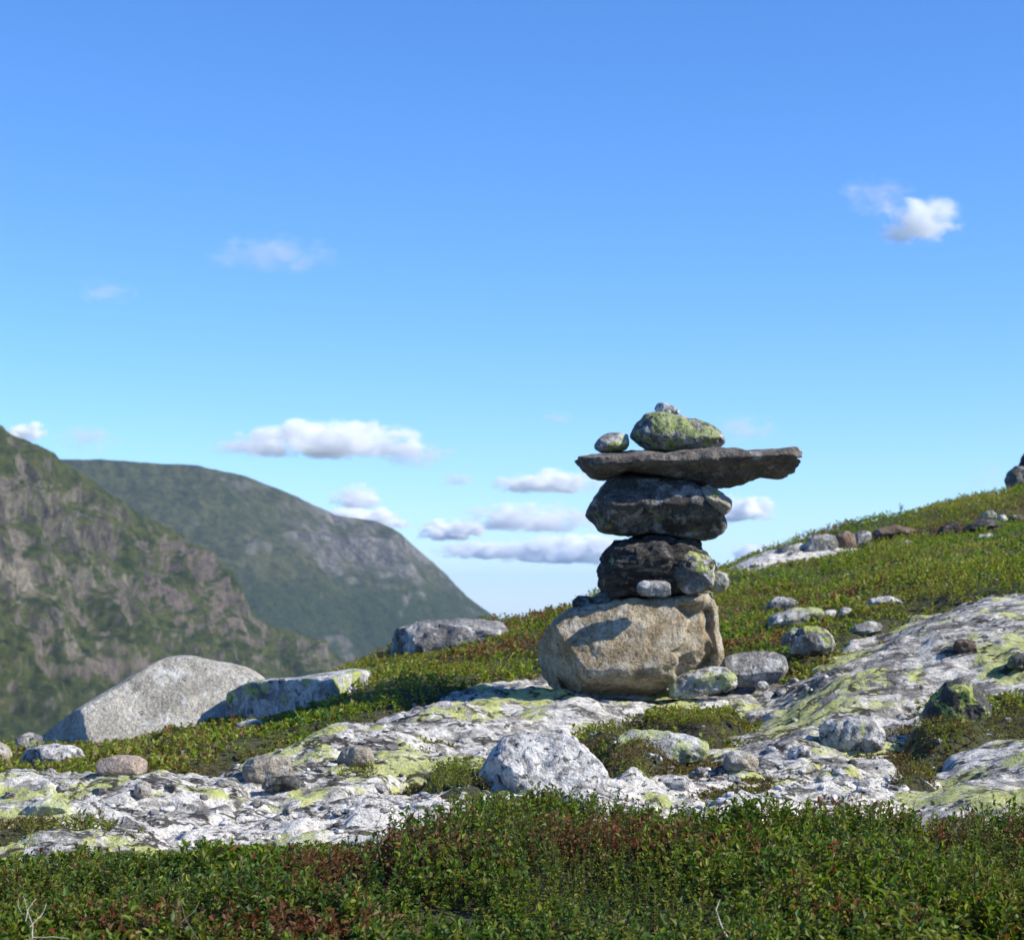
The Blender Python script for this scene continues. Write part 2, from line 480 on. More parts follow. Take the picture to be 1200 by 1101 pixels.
def slab_h(key, x, y, fine=True):
    rise, wd, seed = SPEC[key]
    sd = poly_sd(x, y, SLABS[key])
    sd = sd + 0.13 * fbm(V3(x * 2.6, y * 2.6, seed), 4)
    dome = np.where(sd > 0, rise * sstep(-0.02, wd, sd), 0) - 0.32 * sstep(0.02, -0.25, sd)
    z = T(x, y) + dome - 0.012 - 0.45 * rise
    # foliation: streaks running a little obliquely, broken into small ledges
    a = 0.22
    sx, sy = x * math.cos(a) + y * math.sin(a), -x * math.sin(a) + y * math.cos(a)
    big = 0.060 * fbm(V3(x * 1.1, y * 1.3, seed + 1.5), 3)
    led = fbm(V3(sx * 1.3, sy * 4.2, seed + 4.2), 4)
    st = 0.22
    fr = led / st; fl = np.floor(fr); f = fr - fl
    led_t = st * (fl + sstep(0.62, 1.0, f))
    z = z + big + 0.055 * led_t * (.35 + .65 * ROUGH[key])
    if fine:
        cr = 1 - np.abs(fbm(V3(sx * 2.2, sy * 7.0, seed + 9.1), 4)) * 6.0
        rg = ROUGH[key]
        z = z - 0.032 * rg * np.clip(cr, 0, 1) ** 2
        z = z + 0.008 * rg * fbm(V3(x * 11, y * 16, seed), 4)
        pit = fbm(V3(sx * 5.5, sy * 11.0, seed + 21.7), 3)
        z = z - 0.030 * rg * sstep(.28, .45, pit)
        # flakes: small plates with sharp broken rims
        fk = fbm(V3(sx * 7.0, sy * 13.0, seed + 33.3), 3) / .16; ff = fk - np.floor(fk)
        z = z + 0.0045 * rg * (np.floor(fk) + sstep(.8, 1.0, ff))
    return z

_bounds = {k: (p[:, 0].min() - .35, p[:, 0].max() + .35, p[:, 1].min() - .35, p[:, 1].max() + .35) for k, p in SLABS.items()}

def slabs_h(x, y):
    x = np.asarray(x, float); y = np.asarray(y, float)
    out = np.full(x.shape, -1e3)
    for k, (a, b, c, d) in _bounds.items():
        s = (x > a) & (x < b) & (y > c) & (y < d)
        if np.any(s):
            out[s] = np.maximum(out[s], slab_h(k, x[s], y[s]))
    return out

def surf(x, y):
    x, y = np.broadcast_arrays(np.asarray(x, float), np.asarray(y, float))
    return np.maximum(soil_h(x, y), slabs_h(x, y))

# ------------------------------------------------------------------ ground sheet
def axis(fine0, fine1, step, far, n):
    mid = np.arange(fine0, fine1 + 1e-6, step)
    g = np.geomspace(step * 1.5, far, n)
    return np.concatenate([(fine0 - g)[::-1], mid, fine1 + g])
gx = axis(-5, 9, 0.07, 29000, 40)
gy = axis(2, 24, 0.085, 29000, 40)
X, Y = np.meshgrid(gx, gy)
Z = soil_h(X.ravel(), Y.ravel())
M['ground'] = None
def ground_mat():
    t = NT('ground')
    tc = t.n('ShaderNodeTexCoord')
    v = tc.outputs['Object']
    n1 = t.noise(v, 24, 6, 0.65); n2 = t.noise(v, 1.7, 5, 0.6)
    near = t.mix(t.ramp(n1, 0.3, 0.7), (0.026, 0.024, 0.012), (0.085, 0.072, 0.036))
    near = t.mix(t.math('MULTIPLY', t.ramp(n2, 0.38, 0.55), 0.7), near, (0.070, 0.080, 0.024))
    far = t.mix(t.ramp(t.noise(v, 0.004, 6, 0.6), 0.4, 0.6), (0.030, 0.045, 0.018), (0.075, 0.080, 0.040))
    ln = t.n('ShaderNodeVectorMath', operation='LENGTH'); t.l(v, ln.inputs[0])
    col = t.mix(t.ramp(ln.outputs['Value'], 40, 300), near, far)
    bs = t.n('ShaderNodeBsdfPrincipled'); t.l(col, bs.inputs['Base Color']); bs.inputs['Roughness'].default_value = 0.95
    bp = t.n('ShaderNodeBump'); bp.inputs['Strength'].default_value = 1.0; bp.inputs['Distance'].default_value = 0.06
    t.l(n1, bp.inputs['Height']); t.l(bp.outputs[0], bs.inputs['Normal'])
    t.l(bs.outputs[0], t.out.inputs[0])
    return t.mat
g = mesh_obj('ground', np.stack([X.ravel(), Y.ravel(), Z], -1), grid_faces(len(gx), len(gy)), ground_mat())
tag(g, 'dark peaty ground of the hillside falling to the valley floor', kind='structure')

# ------------------------------------------------------------------ bedrock slabs
SLAB_LABEL = {
    'right': ('broad sloping grey bedrock slab with lime lichen rising at right of the cairn', 'slab'),
    'lowright': ('smooth grey bedrock slab at the right edge just above the foreground shrubs', 'slab_green'),
    'middle': ('long grey bedrock slab with lichen that carries the cairn and runs down left', 'slab_green'),
    'white': ('whitish weathered bedrock at lower left just above the foreground shrubs', 'slab_white'),
    'left': ('low lichen covered bedrock ledge at the far left below the pinkish stone', 'slab_green'),
    'strip': ('broken pale bedrock strip with gravel in the centre right above the shrubs', 'slab_white'),
}
for k, (a, b, c, d) in _bounds.items():
    a = max(a, -3.6); b = min(b, 4.6)
    st = 0.0125
    xs = np.arange(a, b, st); ys = np.arange(c, d, st * 1.1)
    X, Y = np.meshgrid(xs, ys)
    x, y = X.ravel(), Y.ravel()
    z = slab_h(k, x, y)
    keep_v = z > soil_h(x, y) - 0.06
    fc = grid_faces(len(xs), len(ys))
    fc = fc[keep_v[fc].any(1)]
    used = np.unique(fc); rm = np.full(len(x), -1); rm[used] = np.arange(len(used))
    o = mesh_obj('bedrock_slab', np.stack([x, y, z], -1)[used], rm[fc], M[SLAB_LABEL[k][1]])
    tag(o, SLAB_LABEL[k][0], 'rock', 'bedrock slabs breaking through the heath')

# ------------------------------------------------------------------ stones
def resample(poly, n):
    p = np.asarray(poly, float)
    q = np.vstack([p, p[:1]])
    seg = np.hypot(*(q[1:] - q[:-1]).T)
    s = np.concatenate([[0], np.cumsum(seg)])
    t = np.linspace(0, s[-1], n, endpoint=False)
    return np.stack([np.interp(t, s, q[:, 0]), np.interp(t, s, q[:, 1])], -1)

STONES = []
def stone(name, label, px, mat, seed, thick=0.8, Yc=None, dY=0.0, n=2.6, amp=0.035, planes=(), facets=5, res=(40, 20), lean=0.0, group=None, cat='stone', bury=0.0, round_=2, post=None, chip=0.4):
    """closed stone whose outline seen from the camera is px; thick = depth as a fraction of its mean of width and height"""
    rng = np.random.RandomState(seed)
    nu, nv = res
    px = np.asarray(px, float)
    u0, u1, v0, v1 = px[:, 0].min(), px[:, 0].max(), px[:, 1].min(), px[:, 1].max()
    if Yc is None:
        hit = cast(surf, (u0 + u1) / 2, v1 - 0.12 * (v1 - v0))
        Yc = hit[1]
        sz = ((u1 - u0) * .4 + (v1 - v0) * .6) / F * Yc
        Yc = Yc + 0.28 * thick * sz + dY
        px = px.copy(); low = px[:, 1] > v1 - 0.35 * (v1 - v0)
        px[low, 1] += bury + 0.06 * (v1 - v0)
    oc = resample(px, nu)
    for _ in range(round_):
        oc = 0.5 * oc + 0.25 * (np.roll(oc, 1, 0) + np.roll(oc, -1, 0))
    w3 = P(oc[:, 0], oc[:, 1], Yc)
    ox, oz = w3[:, 0], w3[:, 2]
    cx, cz = (ox.max() + ox.min()) / 2, oz.mean()
    W, H = ox.max() - ox.min(), oz.max() - oz.min()
    D = thick * (W * .4 + H * .6) / 2
    half = max(0, (W - H) / 2) * 0.85
    # medial curve follows the middle of the outline
    mx = np.clip(ox, cx - half, cx + half)
    bins = np.linspace(ox.min(), ox.max(), 9)
    mids = []
    for i in range(8):
        s = (ox >= bins[i] - 1e-6) & (ox <= bins[i + 1] + 1e-6)
        mids.append((oz[s].max() + oz[s].min()) / 2 if s.any() else cz)
    mz = np.interp(mx, (bins[1:] + bins[:-1]) / 2, mids) if half > 0 else np.full(nu, cz)
    t = np.sin(np.linspace(-math.pi / 2, math.pi / 2, nv))
    vs = []
    for tt in t:
        s = max(0.0, 1 - abs(tt) ** n) ** (1 / n)
        vs.append(np.stack([mx + (ox - mx) * s, np.full(nu, tt * D), mz + (oz - mz) * s], -1))
    v = np.concatenate(vs)
    ctr = np.array([cx, 0, cz])
    v -= ctr
    v[:, 1] += lean * v[:, 2]                       # face leaning back with height
    half3 = np.array([W / 2, D, H / 2])
    allp = list(planes)
    for _ in range(facets):
        nn = rng.normal(size=3); nn[1] = -abs(nn[1]) - 0.4 if rng.rand() < .75 else abs(nn[1]) + .4
        allp.append((nn[0], nn[1], nn[2], 0.70 + 0.18 * rng.rand()))
    for a, b, c, fr in allp:
        nn = np.array([a, b, c], float) / half3
        nn /= np.linalg.norm(nn)
        d = v @ nn
        lim = d.max() * fr
        over = np.maximum(0, d - lim)
        v -= np.outer(over * 0.93, nn)
    size = (W + H) / 2
    rad = v / (np.linalg.norm(v, axis=1)[:, None] + 1e-9)
    fq = 3.2 / size
    dn = fbm(v * fq + seed * 3.7, 3) * amp * size + ridged(v * fq * 2.3 + seed, 3) * amp * 0.35 * size
    if res[0] >= 80:
        dn += fbm(v * fq * 7 + seed, 4) * amp * 0.32 * size
    if chip > 0:                                      # broken, stepped faces
        c1 = fbm(v * fq * 1.7 + seed * 1.9 + 40, 3) / .22; cf = c1 - np.floor(c1)
        dn += chip * size * 0.022 * (np.floor(c1) + sstep(.78, 1.0, cf))
    dn -= dn.mean()
    v += rad * dn[:, None]
    if post is not None: v = post(v, W, D, H)
    ar = np.sum(ox * np.roll(oz, -1) - np.roll(ox, -1) * oz)
    fcs = grid_faces(nu, nv, True)
    o = mesh_obj(name, v, fcs if ar < 0 else fcs[:, ::-1], M[mat])
    o.location = (cx, Yc, cz)
    tag(o, label, cat, group)
    STONES.append((cx, Yc, W / 2, D, cz - H / 2, cz + H / 2))
    return o

def base_notch(v, W, D, H):
    # the right end of the base boulder is set back behind a near-vertical broken edge, under an overhanging lip
    x, z = v[:, 0] / W, v[:, 2] / H
    e = 0.245 + 0.03 * np.sin(z * 9) + .012 * np.sin(z * 31)
    m = sstep(e, e + .025, x) * sstep(.47, .40, x) * sstep(.42, .30, z) * sstep(-.55, -.30, z) * sstep(0, .35, -v[:, 1] / D)
    v[:, 1] += m * 0.10
    # undercut along the foot
    m2 = sstep(-.25, -.5, z) * (v[:, 1] < 0)
    v[:, 1] += m2 * 0.10
    return v

# ---- the cairn, from the bottom up
YC = 8.30
CG = 'stones stacked in the cairn'
hi = (128, 64)
stone('cairn_stone', 'large tan boulder at the base of the cairn', [(630, 792), (627, 770), (634, 748), (648, 730), (666, 714), (700, 706), (740, 700), (775, 698), (805, 696), (834, 694), (843, 712), (846, 738), (848, 765), (842, 783), (815, 792), (790, 798), (765, 810), (725, 818), (690, 818), (655, 812)],
      'tan', 3, 0.95, YC, n=3.6, amp=0.016, lean=0.42, facets=6, round_=1, chip=.22, res=(200, 100), group=CG, post=base_notch,
      planes=[(-0.15, -1, 0.40, 0.62), (0.95, -0.25, 0.1, 0.86), (-1.2, -0.7, -0.5, 0.74), (.2, -1, -.6, .80)])
stone('cairn_stone', 'rough blackish layered stone resting on the tan base boulder', [(704, 688), (703, 665), (708, 645), (722, 634), (745, 629), (770, 628), (795, 632), (815, 640), (828, 650), (838, 662), (840, 680), (825, 692), (800, 696), (770, 696), (740, 698), (715, 700)],
      'black', 12, 1.2, YC + .02, n=2.8, amp=0.05, res=hi, group=CG, planes=[(0.1, -1, -0.5, 0.75)])
stone('cairn_stone', 'lichen spotted knob of stone at the right of the black layered stone', [(790, 655), (806, 645), (826, 650), (840, 664), (838, 684), (820, 694), (797, 694), (786, 676)], 'greygreen', 14, 0.9, YC - .10, amp=.05, res=(64, 32), group=CG)
stone('cairn_stone', 'small rounded pale stone at the right on top of the base boulder', [(832, 674), (842, 668), (852, 672), (855, 684), (848, 693), (836, 694), (828, 690)], 'palegreen', 15, 1.0, YC - .02, res=(48, 24), group=CG)
stone('cairn_stone', 'light grey brick shaped wedge stone on top of the base boulder', [(747, 684), (752, 680), (778, 680), (785, 683), (786, 697), (779, 699), (752, 698), (747, 694)], 'grey', 16, 0.8, YC - .24, n=4, amp=.02, res=(56, 28), group=CG, round_=1)
stone('cairn_stone', 'small dark stone standing at the left edge of the base boulder', [(672, 722), (671, 704), (678, 697), (690, 698), (699, 706), (700, 718), (690, 724)], 'dark', 17, 1.0, YC + .06, res=(48, 24), group=CG)
stone('cairn_stone', 'flattish dark stone between the small left stone and the black layered stone', [(690, 716), (694, 700), (708, 690), (730, 688), (745, 694), (742, 706), (720, 712)], 'dark', 18, 1.1, YC + .08, res=(48, 24), group=CG)
stone('cairn_stone', 'tiny dark shim wedged above the black layered stone', [(790, 640), (797, 629), (818, 630), (823, 638), (819, 648), (800, 648)], 'black', 19, 1.4, YC + .02, n=3, res=(40, 20), group=CG)
stone('cairn_stone', 'large dark grey wedge stone in the middle of the cairn', [(686, 603), (690, 590), (705, 572), (718, 556), (735, 551), (765, 556), (795, 562), (815, 567), (832, 578), (842, 592), (849, 608), (850, 618), (842, 629), (822, 633), (795, 629), (765, 626), (730, 627), (703, 621)],
      'dark', 21, 1.05, YC, n=2.8, amp=0.018, chip=.25, res=hi, group=CG, facets=3, planes=[(0, -1, -0.75, 0.72), (-0.1, -1, 0.35, 0.85)])
stone('cairn_stone', 'small light stone tucked under the right arm of the flat slab', [(819, 572), (830, 567), (848, 579), (857, 586), (857, 598), (848, 603), (836, 597), (825, 584)], 'tansmall', 22, 1.0, YC - .16, res=(48, 24), group=CG)
stone('cairn_stone', 'long flat brownish grey slab lying crosswise near the top of the cairn', [(674, 538), (690, 534), (715, 532), (745, 528), (775, 533), (800, 527), (822, 525), (845, 528), (868, 531), (890, 529), (908, 528), (925, 526), (933, 532), (931, 540), (920, 542), (930, 545), (927, 556), (915, 559), (897, 557), (878, 563), (858, 569), (832, 570), (805, 567), (783, 560), (755, 556), (735, 553), (712, 561), (697, 559), (683, 548)],
      'plate', 25, 1.15, YC, n=4.0, amp=0.010, res=(240, 60), group=CG, facets=2, chip=.45, planes=[(0, -1, -0.9, 0.8)], round_=1)
stone('cairn_stone', 'small grey stone with a lichen cap on the left end of the flat slab', [(696, 526), (700, 515), (708, 508), (722, 506), (735, 509), (738, 518), (736, 528), (722, 531), (705, 531)], 'block', 26, 0.9, YC - .05, res=(56, 28), group=CG)
stone('cairn_stone', 'rounded green lichen covered stone on top of the flat slab', [(738, 512), (744, 498), (755, 486), (770, 482), (792, 487), (815, 491), (834, 498), (846, 508), (849, 519), (840, 526), (815, 530), (785, 533), (762, 530), (748, 522)],
      'topstone', 27, 1.15, YC, n=2.5, amp=0.022, chip=.3, res=hi, group=CG, facets=3)
stone('cairn_stone', 'tiny white stone at the very top of the cairn', [(767, 476), (773, 471), (783, 474), (794, 479), (796, 485), (786, 488), (770, 486)], 'pale', 28, 1.0, YC, n=3, amp=.06, res=(40, 20), group=CG)
# ---- stones beside the base
stone('stone', 'pale lichen striped stone wedged against the right foot of the base boulder', [(786, 818), (784, 800), (800, 790), (830, 781), (850, 782), (862, 794), (858, 806), (830, 812), (800, 819)], 'palegreen', 31, 0.8, YC - .12, n=3.2, res=(80, 40))
stone('stone', 'rounded speckled grey boulder lying right of the cairn base', [(845, 790), (848, 770), (870, 764), (905, 763), (920, 768), (923, 784), (912, 800), (885, 806), (860, 804)], 'grey', 32, 0.9, YC + .12, amp=.016, chip=.15, res=(80, 40), planes=[(0.1, -1, -.6, .8)])
stone('stone', 'small round grey stone between striped stone and rounded boulder', [(838, 806), (842, 790), (854, 786), (863, 794), (864, 806), (852, 812)], 'grey', 33, 1, YC - .14)
stone('stone', 'tiny white pebble below the rounded grey boulder', [(884, 804), (888, 798), (896, 797), (901, 802), (899, 809), (889, 810)], 'pale', 34, 1, YC - .05, res=(28, 14))

# ---- loose boulders and stones of the heath
stone('boulder', 'big light granite boulder with a sloping face at the left', [(28, 880), (45, 862), (90, 833), (130, 806), (160, 788), (183, 773), (210, 769), (235, 774), (262, 778), (285, 784), (305, 795), (318, 820), (310, 860), (230, 872), (120, 885)],
      'granite', 41, 0.8, 9.6, n=2.8, amp=.010, chip=.10, lean=0.75, facets=0, res=(150, 70), planes=[(0.30, -1, 0.75, 0.55), (-1.7, -0.7, 0.15, 0.60)], cat='boulder')
stone('boulder', 'angular block with dark front, white right end and lichen on top', [(257, 842), (259, 815), (280, 803), (305, 797), (345, 794), (380, 789), (412, 784), (432, 786), (435, 806), (434, 828), (412, 840), (375, 852), (320, 852), (270, 850)],
      'block', 42, 1.3, 9.25, n=5, amp=.012, chip=.15, facets=0, res=(130, 60), planes=[(-1.0, -1, -.05, .25), (1.6, -.55, .1, .74), (0, -.2, 1, .90)], cat='boulder', round_=1)
stone('stone', 'flat pale stone in front of the angular block', [(272, 856), (280, 846), (298, 842), (310, 846), (306, 856)], 'pale', 43, 1.2)
stone('boulder', 'outcrop with black left face and pale top on the ridge left of the cairn', [(452, 782), (455, 760), (464, 738), (480, 731), (515, 727), (550, 725), (585, 728), (598, 740), (575, 760), (520, 772), (480, 785)], 'grey', 44, 1.0, 11.2, n=3, amp=.03, facets=2, res=(100, 48), planes=[(-1.8, -.7, -.1, .66), (0.1, -0.4, 1, .8)], cat='boulder')
stone('stone', 'small pale stone on the ridge just left of the cairn', [(600, 735), (606, 727), (620, 725), (630, 730), (628, 738), (612, 740)], 'pale', 45, 1, 12.2)
stone('stone', 'pale stone with shaded left side at far left below the granite boulder', [(22, 892), (28, 878), (50, 873), (78, 872), (94, 878), (100, 890), (88, 899), (50, 900)], 'pale', 46, 0.9, facets=2, res=(64, 32), planes=[(-1.5, -.9, 0, .6)])
stone('stone', 'small stone behind the pale stone at the left edge', [(14, 878), (20, 863), (35, 858), (50, 862), (48, 876), (30, 882)], 'grey', 47, 1, 8.9)
stone('stone', 'greyish stone cut off by the left edge of the picture', [(-30, 895), (-25, 875), (-5, 868), (8, 872), (14, 882), (8, 894)], 'tansmall', 48, 1)
stone('stone', 'flat oval pinkish stone on the heath at left', [(112, 900), (116, 890), (135, 885), (160, 885), (172, 892), (171, 904), (155, 909), (122, 909)], 'pink', 49, 1.0, n=3, amp=.015, chip=.15, facets=2, res=(64, 32))
stone('stone', 'flat pale greenish stone at lower left above the shrubs', [(24, 953), (36, 940), (60, 934), (76, 938), (83, 950), (76, 957), (40, 958)], 'palegreen', 50, 1.0, res=(56, 28))
stone('stone', 'small grey brown pointed stone on the left rock ledge', [(156, 934), (158, 920), (166, 914), (175, 917), (179, 930), (172, 937)], 'tansmall', 51, 0.9)
stone('stone', 'boxy tan stone with lichen on its corner on the middle slab', [(284, 908), (286, 893), (298, 887), (322, 884), (338, 887), (343, 902), (336, 913), (312, 917), (292, 914)], 'tansmall', 52, 0.9, n=4, facets=2, res=(64, 32))
stone('stone', 'low dark stone just below the boxy tan stone', [(306, 922), (312, 911), (335, 908), (352, 912), (359, 921), (350, 928), (322, 929)], 'dark', 53, 0.9, res=(48, 24))
stone('stone', 'tan stone lying on the middle slab left of the moss', [(394, 892), (400, 878), (416, 873), (434, 875), (439, 886), (434, 895), (410, 897)], 'tansmall', 54, 0.9, res=(48, 24))
stone('boulder', 'big white lichen crusted boulder in the centre behind the shrubs', [(572, 930), (568, 905), (576, 882), (596, 865), (625, 859), (650, 860), (672, 868), (695, 884), (709, 900), (711, 918), (700, 932), (640, 940)],
      'pale', 55, 0.85, n=2.7, amp=.03, facets=4, res=(130, 64), lean=.25, planes=[(-1.6, -.7, -.3, .72), (.3, -1, .6, .7)], cat='boulder', bury=8)
stone('stone', 'flat pale stone with green lichen below the moss right of the white boulder', [(722, 880), (724, 862), (740, 855), (775, 857), (810, 861), (828, 870), (832, 882), (815, 892), (765, 892)], 'palegreen', 56, 0.8, facets=3, res=(80, 40), lean=.3)
stone('stone', 'rounded tan stone with dark side at the foot of the right slab', [(847, 900), (848, 888), (860, 880), (878, 881), (889, 889), (888, 900), (876, 905)], 'tansmall', 57, 0.9, res=(48, 24))
stone('stone', 'bright white angular stone at the shrub edge right of the white boulder', [(770, 925), (772, 912), (785, 908), (800, 909), (809, 917), (805, 926)], 'pale', 58, 0.9)
stone('stone', 'small pale rounded stone right of the rounded tan stone', [(922, 886), (926, 875), (940, 872), (951, 878), (950, 888), (935, 891)], 'pale', 59, 0.9)
stone('boulder', 'pale bulging boulder sitting at the lower edge of the right slab', [(962, 872), (960, 852), (972, 843), (1000, 840), (1025, 842), (1036, 858), (1034, 876), (1012, 884), (980, 884)], 'pale', 60, 0.9, n=2.8, amp=.03, res=(90, 44), planes=[(-1.5, -.7, 0, .72)], cat='boulder')
stone('boulder', 'dark pyramid shaped boulder with lime lichen on the right slab', [(1080, 838), (1090, 818), (1108, 802), (1125, 795), (1142, 800), (1156, 812), (1160, 835), (1148, 846), (1115, 850), (1090, 848)], 'darkgreen', 61, 0.9, n=2.8, amp=.03, facets=3, res=(90, 44), planes=[(-.4, -1, -.2, .75)], cat='boulder')
stone('stone', 'grey dome shaped boulder with greenish lichen at the top of the right slab', [(926, 764), (928, 745), (940, 734), (956, 733), (972, 740), (978, 753), (972, 765), (948, 770)], 'greygreen', 62, 0.9, res=(64, 32))
stone('stone', 'greenish stone tucked against the left of the grey dome shaped boulder', [(914, 762), (918, 744), (930, 735), (942, 737), (944, 755), (935, 765)], 'palegreen', 63, 0.9, dY=.1)
stone('stone', 'flat lichen covered stone in the heath right of the cairn', [(896, 738), (902, 722), (925, 714), (955, 711), (968, 718), (960, 730), (930, 738)], 'palegreen', 64, 1.0, lean=.5, res=(64, 32))
stone('stone', 'smooth bluish grey stone above the flat lichen covered stone', [(896, 714), (902, 702), (918, 698), (932, 702), (940, 712), (920, 718)], 'grey', 65, 1.0)
stone('stone', 'small bright white stone in the heath right of the flat lichen stone', [(982, 722), (986, 712), (994, 710), (1000, 716), (999, 724)], 'pale', 66, 0.9, res=(28, 14))
stone('stone', 'small white stone touching the right end of the flat lichen stone', [(962, 722), (966, 715), (980, 714), (984, 722), (974, 727)], 'pale', 67, 0.9, res=(28, 14))
stone('stone', 'low pale stone lying in the heath above the right slab', [(1012, 710), (1020, 701), (1040, 698), (1056, 703), (1060, 710), (1036, 713)], 'pale', 68, 1.0)
stone('stone', 'flat stone with dark underside at the upper edge of the right slab', [(994, 744), (1000, 733), (1018, 727), (1034, 730), (1032, 740), (1012, 748)], 'grey', 69, 1.0)
stone('stone', 'small brown stone lying on top of the right slab', [(1116, 760), (1120, 750), (1132, 748), (1143, 754), (1145, 763), (1130, 767)], 'brown', 70, 0.9)
stone('stone', 'dark stone cut off by the right edge on the slab', [(1180, 780), (1184, 768), (1198, 763), (1220, 766), (1225, 780), (1200, 786)], 'darkgreen', 71, 0.9)
# skyline outcrop right of the cairn
stone('boulder', 'long low grey outcrop on the skyline right of the cairn', [(843, 690), (850, 668), (876, 656), (905, 645), (935, 641), (965, 640), (992, 641), (1012, 645), (1004, 654), (960, 666), (905, 678), (870, 690)], 'slab_white', 72, 1.1, 15.0, n=3, amp=.03, facets=2, res=(110, 50), lean=.6, planes=[(0, -1, 1, .65)], cat='boulder')
stone('stone', 'rounded grey stone on the skyline outcrop', [(942, 648), (946, 632), (960, 625), (978, 627), (983, 640), (970, 650)], 'grey', 73, 0.9, 14.95)
stone('stone', 'brown fronted stone beside the highest grey stone of the skyline outcrop', [(974, 650), (978, 630), (990, 621), (1002, 625), (1003, 645), (988, 654)], 'brown', 74, 1.0, 15.05)
stone('stone', 'highest grey stone of the skyline outcrop', [(994, 648), (996, 628), (1010, 621), (1021, 624), (1022, 640), (1010, 650)], 'grey', 75, 1.0, 15.2)
stone('stone', 'small grey stone lowest on the left end of the skyline outcrop', [(908, 652), (912, 642), (926, 638), (938, 643), (936, 653)], 'grey', 76, 1.0, 14.95)
stone('stone', 'low brownish rock bedded in the upper heath', [(1016, 630), (1026, 620), (1050, 615), (1074, 619), (1078, 627), (1040, 633)], 'brown', 77, 1.0)
stone('stone', 'small pinkish grey stone alone in the middle of the right heath', [(1050, 640), (1054, 634), (1068, 632), (1073, 637), (1066, 643)], 'pink', 78, 1.0, res=(28, 14))
stone('stone', 'black sharp edged stone on the upper right heath', [(1094, 626), (1104, 617), (1118, 610), (1125, 616), (1122, 625), (1105, 630)], 'black', 79, 1.0, n=3.4)
stone('stone', 'long black stone right of the black sharp edged stone', [(1124, 626), (1136, 614), (1150, 606), (1166, 606), (1170, 616), (1150, 623), (1135, 628)], 'black', 80, 1.0)
stone('stone', 'light grey green stone above the long black stone', [(1150, 608), (1154, 600), (1162, 597), (1168, 603), (1168, 610)], 'palegreen', 81, 1.0, res=(28, 14))
stone('stone', 'small white stone among the black stones at upper right', [(1168, 609), (1172, 603), (1180, 603), (1182, 609), (1174, 612)], 'pale', 82, 1.0, res=(28, 14))
stone('stone', 'flat pale stone lowest of the group at upper right', [(1142, 632), (1148, 626), (1162, 624), (1166, 630), (1154, 634)], 'pale', 83, 1.0, res=(28, 14))
stone('stone', 'reddish brown stone right of the small white stone at upper right', [(1181, 612), (1184, 604), (1196, 602), (1202, 608), (1196, 614)], 'brown', 84, 1.0, res=(28, 14))
stone('stone', 'rounded dark boulder on the skyline at the right edge', [(1181, 574), (1179, 562), (1182, 552), (1190, 546), (1210, 546), (1222, 556), (1224, 572), (1205, 582)], 'dark', 85, 1.0, 20.3, amp=.015, facets=1, res=(64, 32))
stone('stone', 'black pointed stone on top of the rounded boulder at the right edge', [(1193, 549), (1198, 536), (1205, 524), (1218, 530), (1222, 548)], 'black', 86, 1.0, 20.3, facets=2)

# ------------------------------------------------------------------ smaller loose stones one can still pick out, then gravel
def blob(rng, nu=10, nv=6):
    th = np.linspace(0, 2 * math.pi, nu, endpoint=False)
    ph = np.linspace(-math.pi / 2, math.pi / 2, nv)
    v = np.array([[math.cos(p) * math.cos(t), math.cos(p) * math.sin(t), math.sin(p)] for p in ph for t in th])
    for _ in range(8):
        nn = rng.normal(size=3); nn /= np.linalg.norm(nn)
        lim = 0.42 + 0.35 * rng.rand()
        v -= np.outer(np.maximum(0, v @ nn - lim), nn)
    return v * (1 + 0.12 * noise3(v * 2 + rng.rand() * 50))[:, None]
BF = grid_faces(10, 6, True)
rng = np.random.RandomState(5)

def low_zone(x, y):
    # plants stay short in front of and around the stones
    hit = np.zeros(np.shape(x), bool)
    for cx, cy, hw, hd, zl, zh in STONES:
        if cy > 7.0: hit |= ((x - cx * (1 - .12 / cy)) / (hw + .05)) ** 2 + ((y - cy + .22) / (hd + .28)) ** 2 < 1
    return hit

def near_stone(x, y, m=0.0):
    hit = np.zeros(np.shape(x), bool)
    for cx, cy, hw, hd, zl, zh in STONES:
        hit |= ((x - cx) / (hw + m)) ** 2 + ((y - cy) / (hd + m)) ** 2 < 0.8
    return hit

